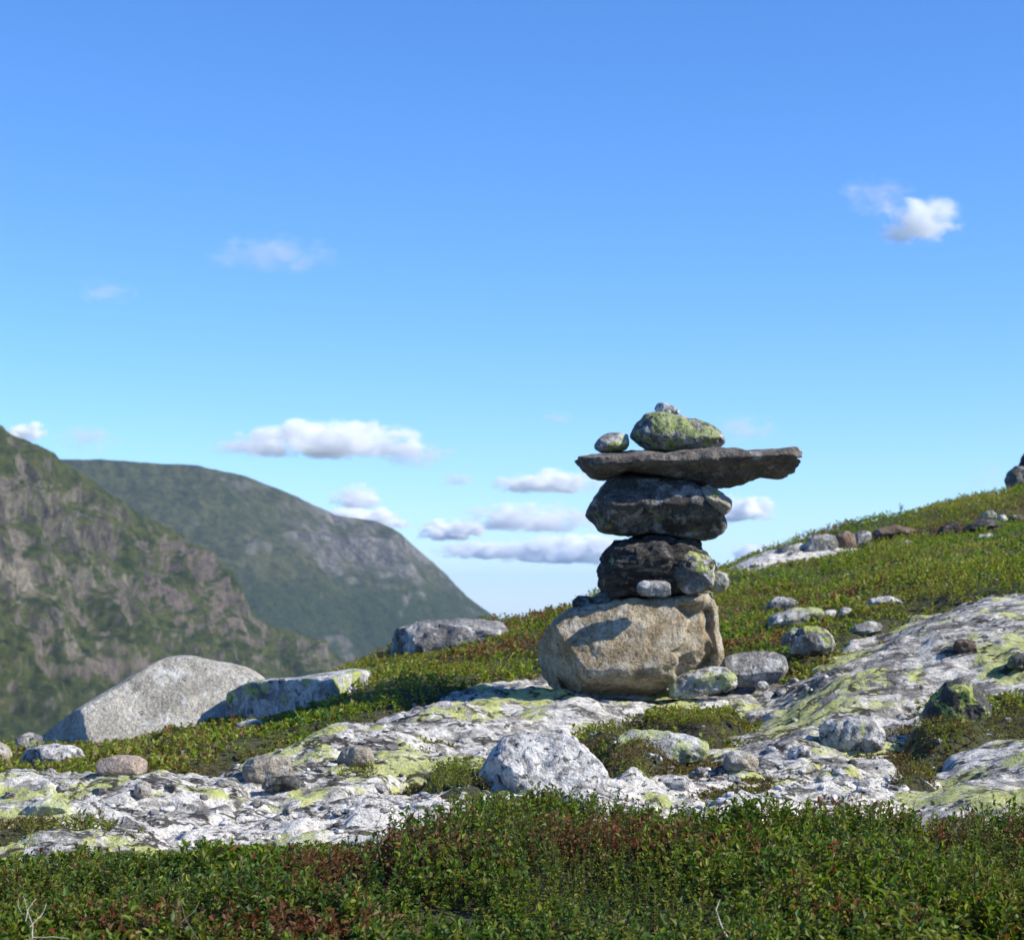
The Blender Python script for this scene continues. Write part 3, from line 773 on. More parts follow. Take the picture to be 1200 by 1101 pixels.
protos = []
for i in range(6):
    b = blob(rng)
    protos.append(b)
LOOSE = [ # photo column, row, width px, material
    (60, 905, 14, 'pale'), (200, 925, 18, 'dark'), (238, 935, 16, 'pale'), (300, 945, 22, 'dark'), (336, 952, 16, 'grey'), (380, 948, 14, 'grey'), (395, 955, 18, 'pale'), (428, 940, 14, 'pale'), (450, 950, 12, 'grey'),
    (262, 920, 20, 'grey'), (375, 905, 16, 'grey'), (395, 915, 14, 'dark'), (470, 915, 16, 'pale'), (445, 925, 18, 'pale'), (75, 925, 18, 'pale'), (115, 930, 22, 'grey'), (130, 945, 16, 'pale'), (195, 950, 20, 'pale'), (10, 935, 18, 'pale'),
    (820, 905, 16, 'grey'), (835, 915, 14, 'pale'), (860, 915, 20, 'pale'), (900, 912, 18, 'pale'), (915, 900, 14, 'grey'), (940, 905, 18, 'pale'), (965, 915, 16, 'grey'), (985, 905, 20, 'pale'), (1010, 920, 26, 'pale'), (1045, 925, 18, 'pale'), (1000, 895, 14, 'dark'),
    (905, 880, 18, 'pale'), (955, 893, 16, 'grey'), (740, 915, 16, 'pale'), (755, 920, 12, 'pale'), (880, 895, 12, 'pale'), (1060, 880, 16, 'dark'), (1045, 868, 14, 'grey'), (1100, 870, 14, 'dark'), (930, 845, 12, 'pale'),
    (930, 800, 16, 'grey'), (915, 812, 18, 'grey'), (945, 808, 12, 'pale'), (1165, 830, 16, 'grey'), (1180, 845, 14, 'pale'), (520, 885, 14, 'pale'), (545, 870, 12, 'grey'), (480, 880, 12, 'pale'), (60, 880, 10, 'pale'), (1070, 905, 12, 'pale'), (1020, 880, 12, 'grey'),
]
LANDMARKS = [('boxy tan stone', 313, 900), ('low dark stone', 333, 919), ('tan stone by the moss', 416, 885), ('big white boulder', 640, 895), ('rounded tan stone', 868, 893), ('pale bulging boulder', 998, 862),
             ('dark pyramid shaped boulder', 1120, 823), ('flat greenish stone', 53, 946), ('pinkish oval stone', 142, 897), ('pointed stone', 167, 926), ('bright white angular stone', 790, 917), ('rounded speckled boulder', 884, 784)]
seen = {}
for i, (u, v, w, m) in enumerate(LOOSE):
    h = cast(surf, u, v)
    s = w / F * h[1] * 0.5
    b = blob(rng, 14, 9) * s * np.array([1, 0.9, 0.60])
    b += 0.05 * s * np.stack([noise3(b / s * 3 + 7 * q) for q in range(3)], -1)
    o = mesh_obj('pebble', b, grid_faces(14, 9, True), M[m])
    o.location = (h[0], h[1] + s * .3, h[2] + s * 0.18)
    o.rotation_euler = (rng.uniform(-.2, .2), rng.uniform(-.2, .2), rng.uniform(0, 6))
    lm = min(LANDMARKS, key=lambda q: (q[1] - u) ** 2 + ((q[2] - v) * 1.6) ** 2)
    dx, dy = u - lm[1], v - lm[2]
    dirs = ([] if abs(dy) < 9 else ['below' if dy > 0 else 'above']) + ([] if abs(dx) < 12 else ['right of' if dx > 0 else 'left of'])
    far = 'close ' if math.hypot(dx, dy) < 45 else ('a little way ' if math.hypot(dx, dy) < 90 else 'well ')
    lab = 'small %s stone %s%s the %s' % (m, far, ' and '.join(dirs), lm[0])
    key = lab; seen[key] = seen.get(key, 0) + 1
    if seen[key] > 1: lab = lab.replace('a little way ', '').replace('small', {2: 'second small', 3: 'third small'}.get(seen[key], 'another small'))
    tag(o, lab, 'stone', 'small loose stones on the bare rock')

# gravel
nG = 3200
gxp = rng.uniform(-2.2, 3.2, nG * 3); gyp = rng.uniform(4.9, 8.6, nG * 3)
bm_ = band_mask(gxp, gyp)
cl = fbm(V3(gxp * 1.6, gyp * 1.6, 5.5), 3)
prob = bm_ * np.clip(0.25 + 1.6 * cl, 0.03, 1)
wht = poly_sd(gxp, gyp, SLABS['white']); stp = poly_sd(gxp, gyp, SLABS['strip'])
prob = np.where((wht > 0) | (stp > 0), np.maximum(prob, bm_ * .8), prob * .6)
k = (rng.rand(nG * 3) < prob) & ~near_stone(gxp, gyp, 0.0)
gxp, gyp = gxp[k][:nG], gyp[k][:nG]
gz = surf(gxp, gyp)
base = [blob(rng, 7, 5) for _ in range(16)]
gf = grid_faces(7, 5, True)
Vg, Fg, Cg = [], [], []
for i in range(len(gxp)):
    s = 0.005 + 0.019 * rng.rand() ** 3.5
    a = rng.rand() * 6.28
    b = base[i % 16] * s * np.array([1, .62 + .3 * rng.rand(), .36 + .2 * rng.rand()])
    ca, sa = math.cos(a), math.sin(a)
    b = np.stack([b[:, 0] * ca - b[:, 1] * sa, b[:, 0] * sa + b[:, 1] * ca, b[:, 2]], -1) + (gxp[i], gyp[i], gz[i] + s * .12)
    Vg.append(b); Fg.append(gf + i * 35)
    q = rng.rand()
    c = 0.42 + .2 * rng.rand() if q < .40 else (0.20 + .18 * rng.rand() if q < .8 else .08)
    Cg.append(np.tile([c, c * .99, c * (.95 + .06 * rng.rand())], (35, 1)))
o = mesh_obj('gravel', np.concatenate(Vg), np.concatenate(Fg), M['gravel'], cols=np.concatenate(Cg), smooth=False)
tag(o, 'small white and grey gravel scattered over the bare rock', 'gravel', kind='stuff')

# ------------------------------------------------------------------ low vegetation
def heath(name, label, x, y, rng, hgt, leaves, llen, palette, patch, fold6=False, zoff=0.0, stems=True, spread=0.5, wr=0.5, gain=1.0, bare=0.0):
    """sprigs of leaves; palette = list of (rgb), patch(x,y,rng)-> palette index per sprig"""
    n = len(x)
    z = soil_h(x, y) + zoff
    sz = (1 + .35 * np.clip(1.6 * noise3(V3(x * 3.1, y * 3.1, 77.7)), -1, 1)) * np.where(rng.rand(n) < bare, .3, 1)
    h = hgt(x, y) * rng.uniform(0.45, 1.2, n) * (.5 + .5 * np.minimum(sz, 1.1))
    az = rng.uniform(0, 2 * np.pi, n); tl = rng.uniform(0, spread, n)
    d = np.stack([np.cos(az) * tl, np.sin(az) * tl, np.ones(n)], -1)
    d /= np.linalg.norm(d, axis=1)[:, None]
    base = np.stack([x, y, z], -1)
    pi = patch(x, y, rng)
    pal = np.array(palette) * gain
    L = leaves
    # leaf positions along the stem
    f = (np.arange(L)[None, :] + rng.rand(n, L)) / L
    f = 0.12 + 0.88 * f
    pos = base[:, None] + d[:, None] * (h[:, None] * f)[..., None]
    la = rng.uniform(0, 2 * np.pi, (n, L))
    el = rng.uniform(-0.15, 1.0, (n, L)) + 0.25 * f
    dirv = np.stack([np.cos(la) * np.cos(el), np.sin(la) * np.cos(el), np.sin(el)], -1)
    up = np.array([0, 0, 1.0])
    w = np.cross(dirv, up) + rng.normal(0, .35, (n, L, 3))
    w -= dirv * (w * dirv).sum(-1, keepdims=True)
    w /= np.linalg.norm(w, axis=-1, keepdims=True) + 1e-9
    nn = np.cross(w, dirv)
    ll = llen * rng.uniform(0.6, 1.25, (n, L, 1)) * sz[:, None, None]
    ww = ll * wr * rng.uniform(.8, 1.2, (n, L, 1))
    bump = ww * 0.30
    tip = pos + dirv * ll + nn * ll * rng.uniform(-.25, .1, (n, L, 1))
    if fold6:
        l1 = pos + dirv * ll * .35 + w * ww * .48 + nn * bump
        l2 = pos + dirv * ll * .72 + w * ww * .36 + nn * bump * .8
        r1 = pos + dirv * ll * .35 - w * ww * .48 + nn * bump
        r2 = pos + dirv * ll * .72 - w * ww * .36 + nn * bump * .8
        V = np.stack([pos, l1, l2, tip, r2, r1], 2).reshape(-1, 3)
        nl = n * L; b = np.arange(nl)[:, None] * 6
        Fc = np.concatenate([b + np.array([[0, 3, 2, 1]]), b + np.array([[0, 5, 4, 3]])])
        per = 6
    else:
        l1 = pos + dirv * ll * .5 + w * ww * .5 + nn * bump
        r1 = pos + dirv * ll * .5 - w * ww * .5 + nn * bump
        V = np.stack([pos, l1, tip, r1], 2).reshape(-1, 3)
        nl = n * L; b = np.arange(nl)[:, None] * 4
        Fc = b + np.array([[0, 3, 2, 1]])
        per = 4
    c = pal[pi][:, None] * rng.uniform(.65, 1.35, (n, L, 1)) * (1 + rng.normal(0, .08, (n, L, 3)))
    # a few leaves turned red or yellow
    q = rng.rand(n, L)
    c = np.where((q < .012)[..., None], np.array([.20, .055, .03]), c)
    c = np.where((q > .985)[..., None], np.array([.30, .26, .06]), c)
    cols = np.repeat(np.clip(c, 0, 1).reshape(-1, 3), per, 0)
    if stems:
        sw = np.stack([-np.sin(az), np.cos(az), np.zeros(n)], -1) * 0.0011
        s2 = np.stack([np.cos(az), np.sin(az), np.zeros(n)], -1) * 0.0011
        top = base + d * h[:, None]
        S = np.stack([base - sw, base + sw, top + sw * .5, top - sw * .5, base - s2, base + s2, top + s2 * .5, top - s2 * .5], 1).reshape(-1, 3)
        b = np.arange(n)[:, None] * 8 + len(V)
        Fc = np.concatenate([Fc, b + np.array([[0, 1, 2, 3]]), b + np.array([[4, 5, 6, 7]])])
        V = np.concatenate([V, S])
        cols = np.concatenate([cols, np.tile([.10, .07, .045], (len(S), 1)) * rng.uniform(.5, 1.8, (len(S), 1))])
    o = mesh_obj(name, V, Fc, M['leaf'], cols=cols, smooth=False)
    tag(o, label, 'plants', kind='stuff')
    return o

GR = [(.115, .165, .017), (.084, .125, .014), (.155, .190, .022), (.150, .150, .030), (.16, .065, .030), (.130, .095, .045), (.078, .130, .028), (.20, .19, .055)]
def in_view(x, y, m=1.0):
    return np.abs(x) < 0.268 * y + m

rng = np.random.RandomState(21)
# foreground dwarf shrubs
n0 = 34000
y = 2.5 + (5.7 - 2.5) * rng.rand(n0) ** 0.9; x = rng.uniform(-1, 1, n0) * (0.268 * y + 0.9)
k = (band_mask(x, y) < 0.35 + 0.3 * rng.rand(n0)) & (y < 5.9)
k &= ~near_stone(x, y, -0.03)
k &= np.abs(x) < 0.268 * y + 0.15 + 0.75 * rng.rand(n0)
k &= noise3(V3(x * 5.5, y * 5.5, 14.4)) > -.38 + .25 * rng.normal(size=n0)
x, y = x[k], y[k]
def fg_h(x, y):
    hm = fbm(V3(x * 1.3, y * 1.3, 4.4), 3) + 0.75 * noise3(V3(x * 5.5, y * 5.5, 14.4))
    return np.clip(0.075 + 0.060 * hm + 0.015 * np.exp(-((x + .05) / .5) ** 2 - ((y - 4.9) / .5) ** 2), 0.035, 0.13) * (0.70 + 0.30 * sstep(5.6, 4.6, y)) * (1 - .62 * sstep(-.15, -.45, x) * sstep(4.1, 4.6, y))
def fg_patch(x, y, rng):
    a = fbm(V3(x * 1.7, y * 2.2, 9.7), 3) + 0.35 * rng.normal(size=len(x))
    b = 1.25 * fbm(V3(x * 1.9, y * 2.6, 15.2), 4) + 0.20 * rng.normal(size=len(x))
    p = np.where(a > .15, 0, np.where(a > -.25, 1, 6))
    p = np.where(rng.rand(len(x)) < .18, 2, p)
    b = b + .08 * sstep(4.3, 3.5, y)
    p = np.where(b > .58, 4, p)
    p = np.where((b > .42) & (b <= .58), 5, p)
    p = np.where((p < 3) & (rng.rand(len(x)) < .22), 3, p)
    return p
nearr = y < 4.25
lab = 'dense low dwarf shrubs with small green and rusty leaves %s'
heath('dwarf_shrubs', lab % 'nearest the camera along the bottom', x[nearr], y[nearr], rng, fg_h, 12, 0.0155, GR, fg_patch, fold6=True, wr=.52, gain=1.06, bare=.05)
heath('dwarf_shrubs', lab % 'bordering the bare rock', x[~nearr], y[~nearr], rng, fg_h, 12, 0.0160, GR, fg_patch, wr=.55, gain=1.06, bare=.05)

# heath on the hill behind, density falling with distance
def region(n, x0, x1, y0, y1, rng):
    return rng.uniform(x0, x1, n), rng.uniform(y0, y1, n)
x, y = region(150000, -4.5, 7.5, 6.0, 22.5, rng)
k = in_view(x, y, .1 + .7 * rng.rand(len(x))) & (rng.rand(len(x)) < np.clip(8.0 / y, .3, 1.0)) & (rng.rand(len(x)) < np.where((x < 0) & (y > 12.5), .25, 1))
x, y = x[k], y[k]
k = ((band_mask(x, y) < 0.4) | (y > 7.2)) & (slabs_h(x, y) < soil_h(x, y) + .01) & ~near_stone(x, y, -0.04)
x, y = x[k], y[k]
def hill_h(x, y):
    return np.clip(0.060 + 0.05 * fbm(V3(x * 1.1, y * 1.1, 6.4), 3), 0.038, 0.12) * np.where((x < -.9) & (y < 9.6), .55, 1) * np.where(low_zone(x, y), .38, 1)
def hill_patch(x, y, rng):
    a = fbm(V3(x * .9, y * .9, 19.7), 3) + 0.28 * rng.normal(size=len(x))
    p = np.where(a > .05, 0, np.where(a > -.2, 2, 3))
    p = np.where(a > .45, 6, p)
    b = fbm(V3(x * .7, y * .9, 29.7), 3) + 0.2 * rng.normal(size=len(x))
    p = np.where(b > .46, 5, p); p = np.where(b > .72, 4, p); p = np.where(b < -.45, 7, p)
    lo = (x < -1.0) & (y < 9.8)
    p = np.where(lo & (rng.rand(len(x)) < .7), rng.choice([3, 5, 3, 2], len(x)), p)
    rd = (x < .6) & (y > 11.2)
    p = np.where(rd & (rng.rand(len(x)) < .5), rng.choice([4, 5], len(x)), p)
    return p
heath('heath', 'low green heath with brown patches covering the hillside behind the rocks', x, y, rng, hill_h, 7, 0.023, GR, hill_patch, wr=.52, gain=1.3, stems=False)

# moss and crowberry cushions between the slabs
x, y = region(80000, -2.6, 3.2, 5.0, 9.0, rng)
k = in_view(x, y, .3); x, y = x[k], y[k]
k = (moss_mask(x, y) > .5) | ((band_mask(x, y) > .3) & (y > 5.4))
x, y = x[k], y[k]
k = (slabs_h(x, y) < soil_h(x, y) + .015) & ~near_stone(x, y, -.08)
x, y = x[k], y[k]
def moss_h(x, y): return np.where(moss_mask(x, y) < .5, .5, 1) * np.clip(0.030 + .03 * fbm(V3(x * 3, y * 3, 1.4), 2), .012, .06)
def moss_patch(x, y, rng):
    a = fbm(V3(x * 3.2, y * 3.2, 49.7), 3) + 0.25 * rng.normal(size=len(x))
    p = np.where(a > .15, 2, np.where(a > -.15, 3, 5))
    return np.where((moss_mask(x, y) < .5) & (rng.rand(len(x)) < .7), 5, p)
heath('moss_cushions', 'short brownish green moss and crowberry cushions between the rock slabs', x, y, rng, moss_h, 7, 0.0125, GR, moss_patch, wr=.4, stems=False)

# ------------------------------------------------------------------ twigs, straws and the seedlings on the skyline
def tube(path, r0, r1, sides=5):
    path = np.asarray(path, float); n = len(path)
    tn = np.gradient(path, axis=0); tn /= np.linalg.norm(tn, axis=1)[:, None]
    a = np.cross(tn, [0.3, 1, 0.2]); a /= np.linalg.norm(a, axis=1)[:, None]
    b = np.cross(tn, a)
    r = np.linspace(r0, r1, n)
    V = []
    for k in range(sides):
        t = 2 * math.pi * k / sides
        V.append(path + (a * math.cos(t) + b * math.sin(t)) * r[:, None])
    V = np.stack(V, 1).reshape(-1, 3)
    return V, grid_faces(sides, n, True)

def twig(label, px, Y, r=.003, mat='twig', name='dead_twig', cat='twig', branch=()):
    lines = [px] + list(branch)
    Vs, Fs, off = [], [], 0
    for i, ln in enumerate(lines):
        ln = np.asarray(ln, float)
        p = P(ln[:, 0], ln[:, 1], Y)
        p[:, 1] += np.linspace(0, .05, len(p))
        t = np.linspace(0, len(p) - 1, (len(p) - 1) * 5 + 1)
        p = np.stack([np.interp(t, range(len(p)), p[:, c]) for c in range(3)], -1)
        p += 0.0035 * np.stack([noise3(p * 25 + c * 9.1 + i) for c in range(3)], -1)
        V, Fc = tube(p, r * (1 if i == 0 else .6), r * .35)
        Vs.append(V); Fs.append(Fc + off); off += len(V)
    o = mesh_obj(name, np.concatenate(Vs), np.concatenate(Fs), M[mat])
    return tag(o, label, cat)
twig('bleached forked dead twig in the shrubs at the bottom left corner', [(38, 1110), (35, 1086), (26, 1070), (20, 1052)], 3.40, .0014, branch=[[(35, 1086), (44, 1076), (46, 1062)], [(38, 1097), (58, 1099), (72, 1106)], [(26, 1070), (18, 1066), (12, 1058)], [(30, 1078), (30, 1068), (34, 1058)]])
twig('pale curved straw among the reddish shrubs right of centre', [(855, 1105), (846, 1085), (842, 1070), (848, 1058)], 3.42, .0020, name='dry_straw', cat='straw')
twig('grey bare twig sticking out of the shrubs at lower left', [(232, 1100), (214, 1080), (206, 1062)], 3.5, .0012, 'stem', branch=[[(214, 1080), (226, 1068), (228, 1060)], [(222, 1090), (212, 1088), (200, 1080)]])
twig('dark bare twig standing up in the shrubs left of the white boulder', [(440, 1010), (446, 985), (462, 968), (478, 955)], 4.3, .0022, 'stem', 'bare_twig', branch=[[(446, 985), (440, 970), (444, 956)]])

def seedling(label, u, v, Yd, hh, seed):
    r = np.random.RandomState(seed)
    b = cast(surf, u, v + 6, y1=26) if Yd is None else P(u, v, Yd)
    e = bpy.data.objects.new('seedling', None); C.objects.link(e); e.location = b
    tag(e, label, 'plant')
    p = np.array([[0, 0, -.08], [.004, 0, hh * .4], [-.004, 0, hh]])
    V, Fc = tube(p, .003, .0015, 4)
    mesh_obj('stem', V, Fc, M['stem'], e)
    Vs, Fs, Cs = [], [], []
    for i in range(16):
        f = .45 + .6 * r.rand(); a = r.rand() * 6.28
        s = np.array([0, 0, hh * f]); d = np.array([math.cos(a), math.sin(a), .3 + r.rand()]); d /= np.linalg.norm(d)
        w = np.cross(d, [0, 0, 1]) * .010
        Vs.append([s, s + d * .02 + w, s + d * .042, s + d * .02 - w]); Fs.append(np.array([[0, 1, 2, 3]]) + 4 * i)
        Cs += [[.06, .10, .03]] * 4
    mesh_obj('leaves', np.concatenate(Vs), np.concatenate(Fs), M['leaf'], e, cols=np.array(Cs))
seedling('tiny single seedling standing up on the skyline of the right hill', 1056, 603, 18.7, .09, 1)
seedling('small leafy sprig on the skyline close to the rounded dark boulder', 1147, 587, 19.4, .06, 2)
seedling('small leafy sprig on the ridge just left of the cairn base', 628, 727, 12.8, .05, 3)

# ------------------------------------------------------------------ mountains
def mountain_mat(name, rock1, rock2, rock3, veg1, veg2, sc, vegbias, rot, xgrad=(0, 1, 0), wood=(-60, -160)):
    t = NT(name)
    tc = t.n('ShaderNodeTexCoord'); v = tc.outputs['Object']
    gm = t.n('ShaderNodeNewGeometry'); sx = t.n('ShaderNodeSeparateXYZ'); t.l(gm.outputs['Normal'], sx.inputs[0])
    mp = t.n('ShaderNodeMapping'); mp.inputs['Rotation'].default_value = rot; mp.inputs['Scale'].default_value = (1, 1, .33)
    t.l(v, mp.inputs[0]); sv = mp.outputs[0]
    n1 = t.noise(sv, sc * 3.0, 9, .68, .3)
    n2 = t.noise(sv, sc * 1.1, 9, .66, .4)
    n3 = t.noise(v, sc * 11, 6, .72)
    n4 = t.noise(v, sc * .35, 4, .55)
    rock = t.mix(t.ramp(n1, .34, .66), rock1, rock2)
    rock = t.mix(t.ramp(n4, .45, .62), rock, rock3)
    rock = t.mix(.75, rock, t.mix(t.ramp(n3, .32, .68), (.35, .35, .36), (1.35, 1.35, 1.32)), 'MULTIPLY')
    veg = t.mix(t.ramp(t.noise(v, sc * 4, 7, .7), .35, .65), veg1, veg2)
    veg = t.mix(.6, veg, t.mix(t.ramp(n3, .35, .65), (.5, .5, .5), (1.3, 1.3, 1.2)), 'MULTIPLY')
    s = t.math('ADD', t.math('MULTIPLY', t.math('SUBTRACT', sx.outputs[2], .62), .8), t.math('MULTIPLY', t.math('SUBTRACT', n2, .5), 3.0))
    s = t.math('ADD', s, t.math('MULTIPLY', t.math('SUBTRACT', n3, .5), 1.3))
    sp = t.n('ShaderNodeSeparateXYZ'); t.l(v, sp.inputs[0])
    s = t.math('SUBTRACT', s, t.math('MULTIPLY', t.ramp(sp.outputs[0], xgrad[0], xgrad[1]), xgrad[2]))
    fz = t.math('ADD', sp.outputs[2], t.math('MULTIPLY', t.math('SUBTRACT', n2, .5), 260))
    forest = t.ramp(fz, wood[0], wood[1])              # birch wood below the tree line
    s = t.math('ADD', s, t.math('MULTIPLY', forest, .45))
    veg = t.mix(t.math('MULTIPLY', forest, .85), veg, t.mix(t.ramp(n3, .35, .65), (.012, .020, .006), (.040, .056, .016)))
    m = t.ramp(t.math('ADD', s, vegbias), -.22, .22)
    col = t.mix(m, rock, veg)
    bs = t.n('ShaderNodeBsdfPrincipled'); t.l(col, bs.inputs['Base Color']); bs.inputs['Roughness'].default_value = .95
    bs.inputs['Specular IOR Level'].default_value = .1
    bp = t.n('ShaderNodeBump'); bp.inputs['Strength'].default_value = 1.0; bp.inputs['Distance'].default_value = .10 / sc
    t.l(t.math('ADD', n1, t.math('MULTIPLY', n3, .35)), bp.inputs['Height']); t.l(bp.outputs[0], bs.inputs['Normal'])
    t.l(bs.outputs[0], t.out.inputs[0])
    return t.mat

def mountain(name, label, sky_px, Yf, slope, shear, mat, amp, frq, terr, seed, ns=460, nt=300, zbot=-230.0, cliff=0.0, tk=.3):
    sp = np.array(sky_px, float)
    us = np.linspace(sp[0, 0], sp[-1, 0], ns)
    vs = np.interp(us, sp[:, 0], sp[:, 1])
    for _ in range(3): vs[1:-1] = .5 * vs[1:-1] + .25 * (vs[2:] + vs[:-2])
    Yr = Yf(us)
    R = P(us, vs, Yr)                                # ridge line
    nb = nt // 8
    tt = np.concatenate([np.linspace(-0.5, -.02, nb), np.linspace(-.01, 1, nt - nb)])                    # behind the ridge (<0) and the face in front (>0)
    V = []
    for t in tt:
        if t < 0:
            z = R[:, 2] - (R[:, 2] - zbot) * (t / 0.5) ** 2
            yy = R[:, 1] + (-t) * 2 * 900; xx = R[:, 0] * yy / R[:, 1]
        else:
            drop = (R[:, 2] - zbot) * t
            z = R[:, 2] - drop
            run = drop * slope * (1 + cliff * np.cos(t * 9 + us * .004)) + 26 * np.sqrt(t)
            yy = R[:, 1] - run
            xx = R[:, 0] + run * shear
        V.append(np.stack([xx, yy, z], -1))
    V = np.array(V)                                  # nt, ns, 3
    q = V.reshape(-1, 3)
    du = np.gradient(V, axis=1); dv = np.gradient(V, axis=0)
    nn = np.cross(dv, du).reshape(-1, 3); nn /= np.linalg.norm(nn, axis=1)[:, None] + 1e-9
    if nn[len(nn) // 2, 1] > 0: nn = -nn
    fade = np.repeat(sstep(-0.02, .06, tt) * .9 + .1, ns)
    s = np.array([1, 1, .55])
    dd = amp * (.75 * ridged(q * frq * s + seed, 7, .60) + 0.6 * fbm(q * frq * .45 + seed, 3))
    dd = dd - dd.mean() - .25 * amp
    q = q + nn * (dd * fade)[:, None]
    # benches and cliffs
    wob = terr * 1.2 * fbm(q * frq * .6 + seed + 5, 3)
    zz = q[:, 2] + wob
    fr = zz / terr; fl = np.floor(fr); f = fr - fl
    q[:, 2] += fade * tk * (terr * (fl + sstep(.25, .75, f)) - zz)
    o = mesh_obj(name, q, grid_faces(ns, nt), mat)
    tag(o, label, kind='structure')
    return o

mm1 = mountain_mat('near_mountain', (.042, .037, .030), (.215, .19, .145), (.155, .125, .105), (.020, .031, .006), (.074, .083, .020), .012, .27, (0, .6, 0))
mm2 = mountain_mat('far_mountain', (.060, .058, .050), (.19, .18, .157), (.125, .118, .103), (.030, .038, .011), (.080, .082, .030), .009, .42, (0, .5, 0), (-800, -350, .55), (100, 0))
mountain('near_mountain', 'steep craggy valley side at left with grey cliffs and green gullies',
         [(-420, 330), (-250, 400), (-120, 448), (0, 500), (40, 520), (62, 531), (100, 552), (150, 590), (190, 618), (225, 640), (262, 662), (280, 685), (296, 718), (325, 737), (362, 746), (385, 760), (402, 774), (440, 800), (520, 840)],
         lambda u: 2000 + 1.3 * (u + 100), 0.85, 0.55, mm1, 26.0, 1 / 115.0, 40.0, 3.3, cliff=.2, tk=.35, ns=520, nt=300)
mountain('far_mountain', 'rounded green and grey mountain dropping steeply to the right behind',
         [(-600, 590), (-300, 560), (-100, 545), (60, 537), (110, 537), (160, 540), (230, 545), (290, 558), (330, 573), (370, 592), (395, 604), (420, 606), (445, 611), (470, 624), (490, 643), (515, 667), (540, 692), (558, 707), (580, 722), (620, 745), (700, 790)],
         lambda u: 4300 + .8 * (u + 100), 1.25, 0.25, mm2, 17.0, 1 / 165.0, 36.0, 8.1, tk=.12, ns=380, nt=210)

# ------------------------------------------------------------------ air
HAZE_TOP = 460.0
hb = 29500.0
v = [(sx * hb, sy * hb, z) for z in (VALLEY - 32, HAZE_TOP) for sx, sy in ((-1, -1), (1, -1), (1, 1), (-1, 1))]
fcs = [(0, 3, 2, 1), (4, 5, 6, 7), (0, 1, 5, 4), (1, 2, 6, 5), (2, 3, 7, 6), (3, 0, 4, 7)]
t = NT('haze')
pv = t.n('ShaderNodeVolumePrincipled')
pv.inputs['Color'].default_value = (0.46, 0.68, 1.0, 1)
pv.inputs['Density'].default_value = 3.6e-5
t.l(pv.outputs[0], t.out.inputs['Volume'])
hz = mesh_obj('haze', v, fcs, t.mat, smooth=False)
tag(hz, 'thin bluish air haze over the valley and mountains', 'haze', kind='stuff')

# ------------------------------------------------------------------ clouds
def cloud(label, u0, v0, u1, v1, tau, seed, base_alt=1500.0, ns=2.2, soft=1.0, group=None, wisp=False):
    elev = (VH - v1) / F
    dist = max(5000.0, base_alt / max(elev, .02))
    dist = min(dist, 60000.0)
    c = P((u0 + u1) / 2, (v0 + v1) / 2, dist)
    hw, hh = (u1 - u0) / 2 / F * dist, (v1 - v0) / 2 / F * dist
    hd = (hw * .55 + hh * .45)
    nu, nv = 24, 14
    th = np.linspace(0, 2 * math.pi, nu, endpoint=False); ph = np.linspace(-math.pi / 2, math.pi / 2, nv)
    sv = np.array([[math.cos(p) * math.cos(a), math.cos(p) * math.sin(a), math.sin(p)] for p in ph for a in th])
    t = NT('cloud_%d' % seed)
    tc = t.n('ShaderNodeTexCoord'); p = tc.outputs['Object']
    ln = t.n('ShaderNodeVectorMath', operation='LENGTH'); t.l(p, ln.inputs[0])
    mp = t.n('ShaderNodeMapping')
    ar = hw / max(hh, 1)
    mp.inputs['Scale'].default_value = (max(1, ar * .55), max(1, ar * .4), 1)
    mp.inputs['Location'].default_value = (seed * 3.17, seed * 1.3, seed * 2.1)
    t.l(p, mp.inputs[0])
    nz = t.noise(mp.outputs[0], ns * .8, 8, .62, .35)
    fall = t.math('SUBTRACT', 1.0, ln.outputs['Value'])
    sx = t.n('ShaderNodeSeparateXYZ'); t.l(p, sx.inputs[0])
    s = t.math('ADD', t.math('MULTIPLY', fall, 1.0), t.math('MULTIPLY', t.math('SUBTRACT', nz, .5), 3.4))
    if not wisp:                                      # flat base
        s = t.math('SUBTRACT', s, t.math('MULTIPLY', t.ramp(sx.outputs[2], -.35, -.75), .8))
    m = t.ramp(s, .22, .22 + .75 * soft)
    edge = t.ramp(fall, 0.0, 0.18)
    d = t.math('MULTIPLY', t.math('MULTIPLY', m, edge), tau / hh)
    pv = t.n('ShaderNodeVolumePrincipled')
    pv.inputs['Color'].default_value = (1, 1, 1, 1) if not wisp else (.90, .90, .92, 1)
    pv.inputs['Anisotropy'].default_value = 0.0
    t.l(d, pv.inputs['Density'])
    t.l(pv.outputs[0], t.out.inputs['Volume'])
    t.mat.volume_intersection_method = 'FAST' if hasattr(t.mat, 'volume_intersection_method') else None
    o = mesh_obj('cloud', sv, grid_faces(nu, nv, True), t.mat)
    o.location = c; o.scale = (hw, hd, hh)
    if hasattr(t.mat, 'cycles'):
        t.mat.cycles.volume_step_rate = 0.25
    tag(o, label, 'cloud', 'small fair weather clouds')

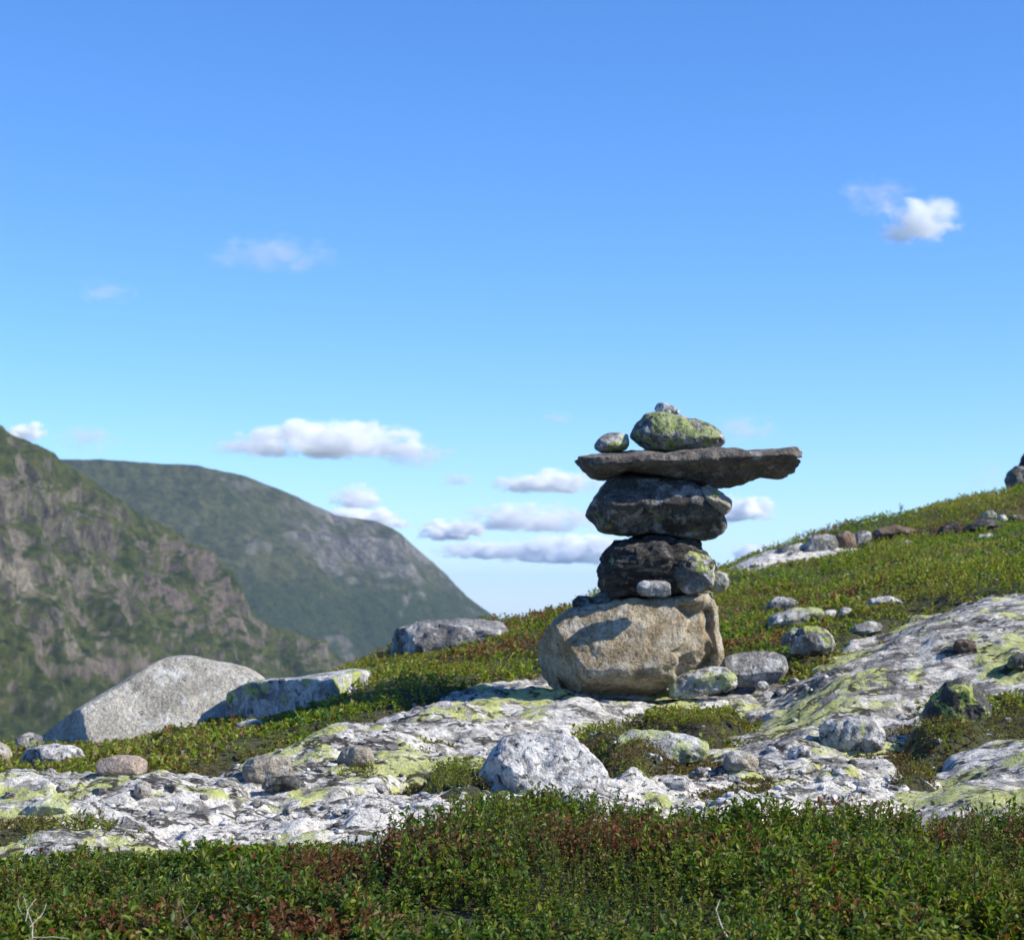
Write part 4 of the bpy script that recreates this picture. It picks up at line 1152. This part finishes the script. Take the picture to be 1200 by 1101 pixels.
CL = [
    ('widest white cumulus with grey ends above the far mountain', 258, 486, 512, 552, 5, 1, False, 1.1),
    ('thin grey tail at the left end of the widest cumulus', 236, 505, 340, 542, 1.1, 21, True, 1.3),
    ('thin grey tail at the right end of the widest cumulus', 430, 515, 545, 552, 1.1, 22, True, 1.3),
    ('single bright white puff high at the right', 1016, 222, 1140, 302, 4.5, 2, False, 1.3),
    ('faint wisp up left of the single bright puff at right', 972, 200, 1080, 258, .6, 3, True, 1.6),
    ('faint greyish wisp high in the left half of the sky', 226, 268, 416, 328, .5, 4, True, 1.6),
    ('small white cloud above the shoulder of the far mountain', 380, 562, 456, 608, 4.5, 5, False, 1.1),
    ('small white cloud cut by the left mountain crest', 0, 490, 60, 524, 6, 6, False, 1.0),
    ('faint grey cloud right of the left mountain crest', 50, 494, 152, 536, .8, 7, True, 1.5),
    ('pale flat cloud left of the middle of the cairn', 570, 546, 722, 588, 5.0, 8, False, 1.2),
    ('low white cloud bank just over the horizon left of the cairn', 570, 622, 760, 672, 9.0, 9, False, 1.0),
    ('low white cloud strand beside the far mountain drop', 480, 604, 575, 642, 9.0, 10, False, 1.0),
    ('grey white cloud strand between mountain and cairn', 520, 584, 720, 636, 4.0, 11, False, 1.3),
    ('white cloud peeking out right of the cairn under the slab arm', 830, 572, 914, 624, 8.0, 12, False, 1.1),
    ('white cloud on the skyline right of the cairn', 850, 632, 926, 666, 8.0, 13, False, 1.1),
    ('faint grey cloud right of the cairn top stone', 820, 478, 918, 524, .7, 14, True, 1.5),
    ('tiny grey cloud patch right of the widest cumulus', 508, 551, 564, 572, 1.0, 15, True, 1.3),
    ('tiny grey cloud patch left of the cairn top', 628, 480, 678, 501, .6, 16, True, 1.5),
    ('white cloud sitting behind the crest of the far mountain', 350, 590, 490, 630, 8.0, 17, False, 1.0),
    ('very faint wisp low in the left sky', 74, 322, 178, 362, .35, 18, True, 1.6),
    ('faint low cloud near the right edge above the heath', 1114, 536, 1190, 584, .4, 19, True, 1.6),
    ('long thin white streak lowest over the horizon by the mountain foot', 500, 630, 640, 662, 6.0, 20, False, 1.2),
]
for lab, a, b, c, d, tau, sd, wi, so in CL:
    cloud(lab, a, b, c, d, tau, sd, wisp=wi, soft=so)
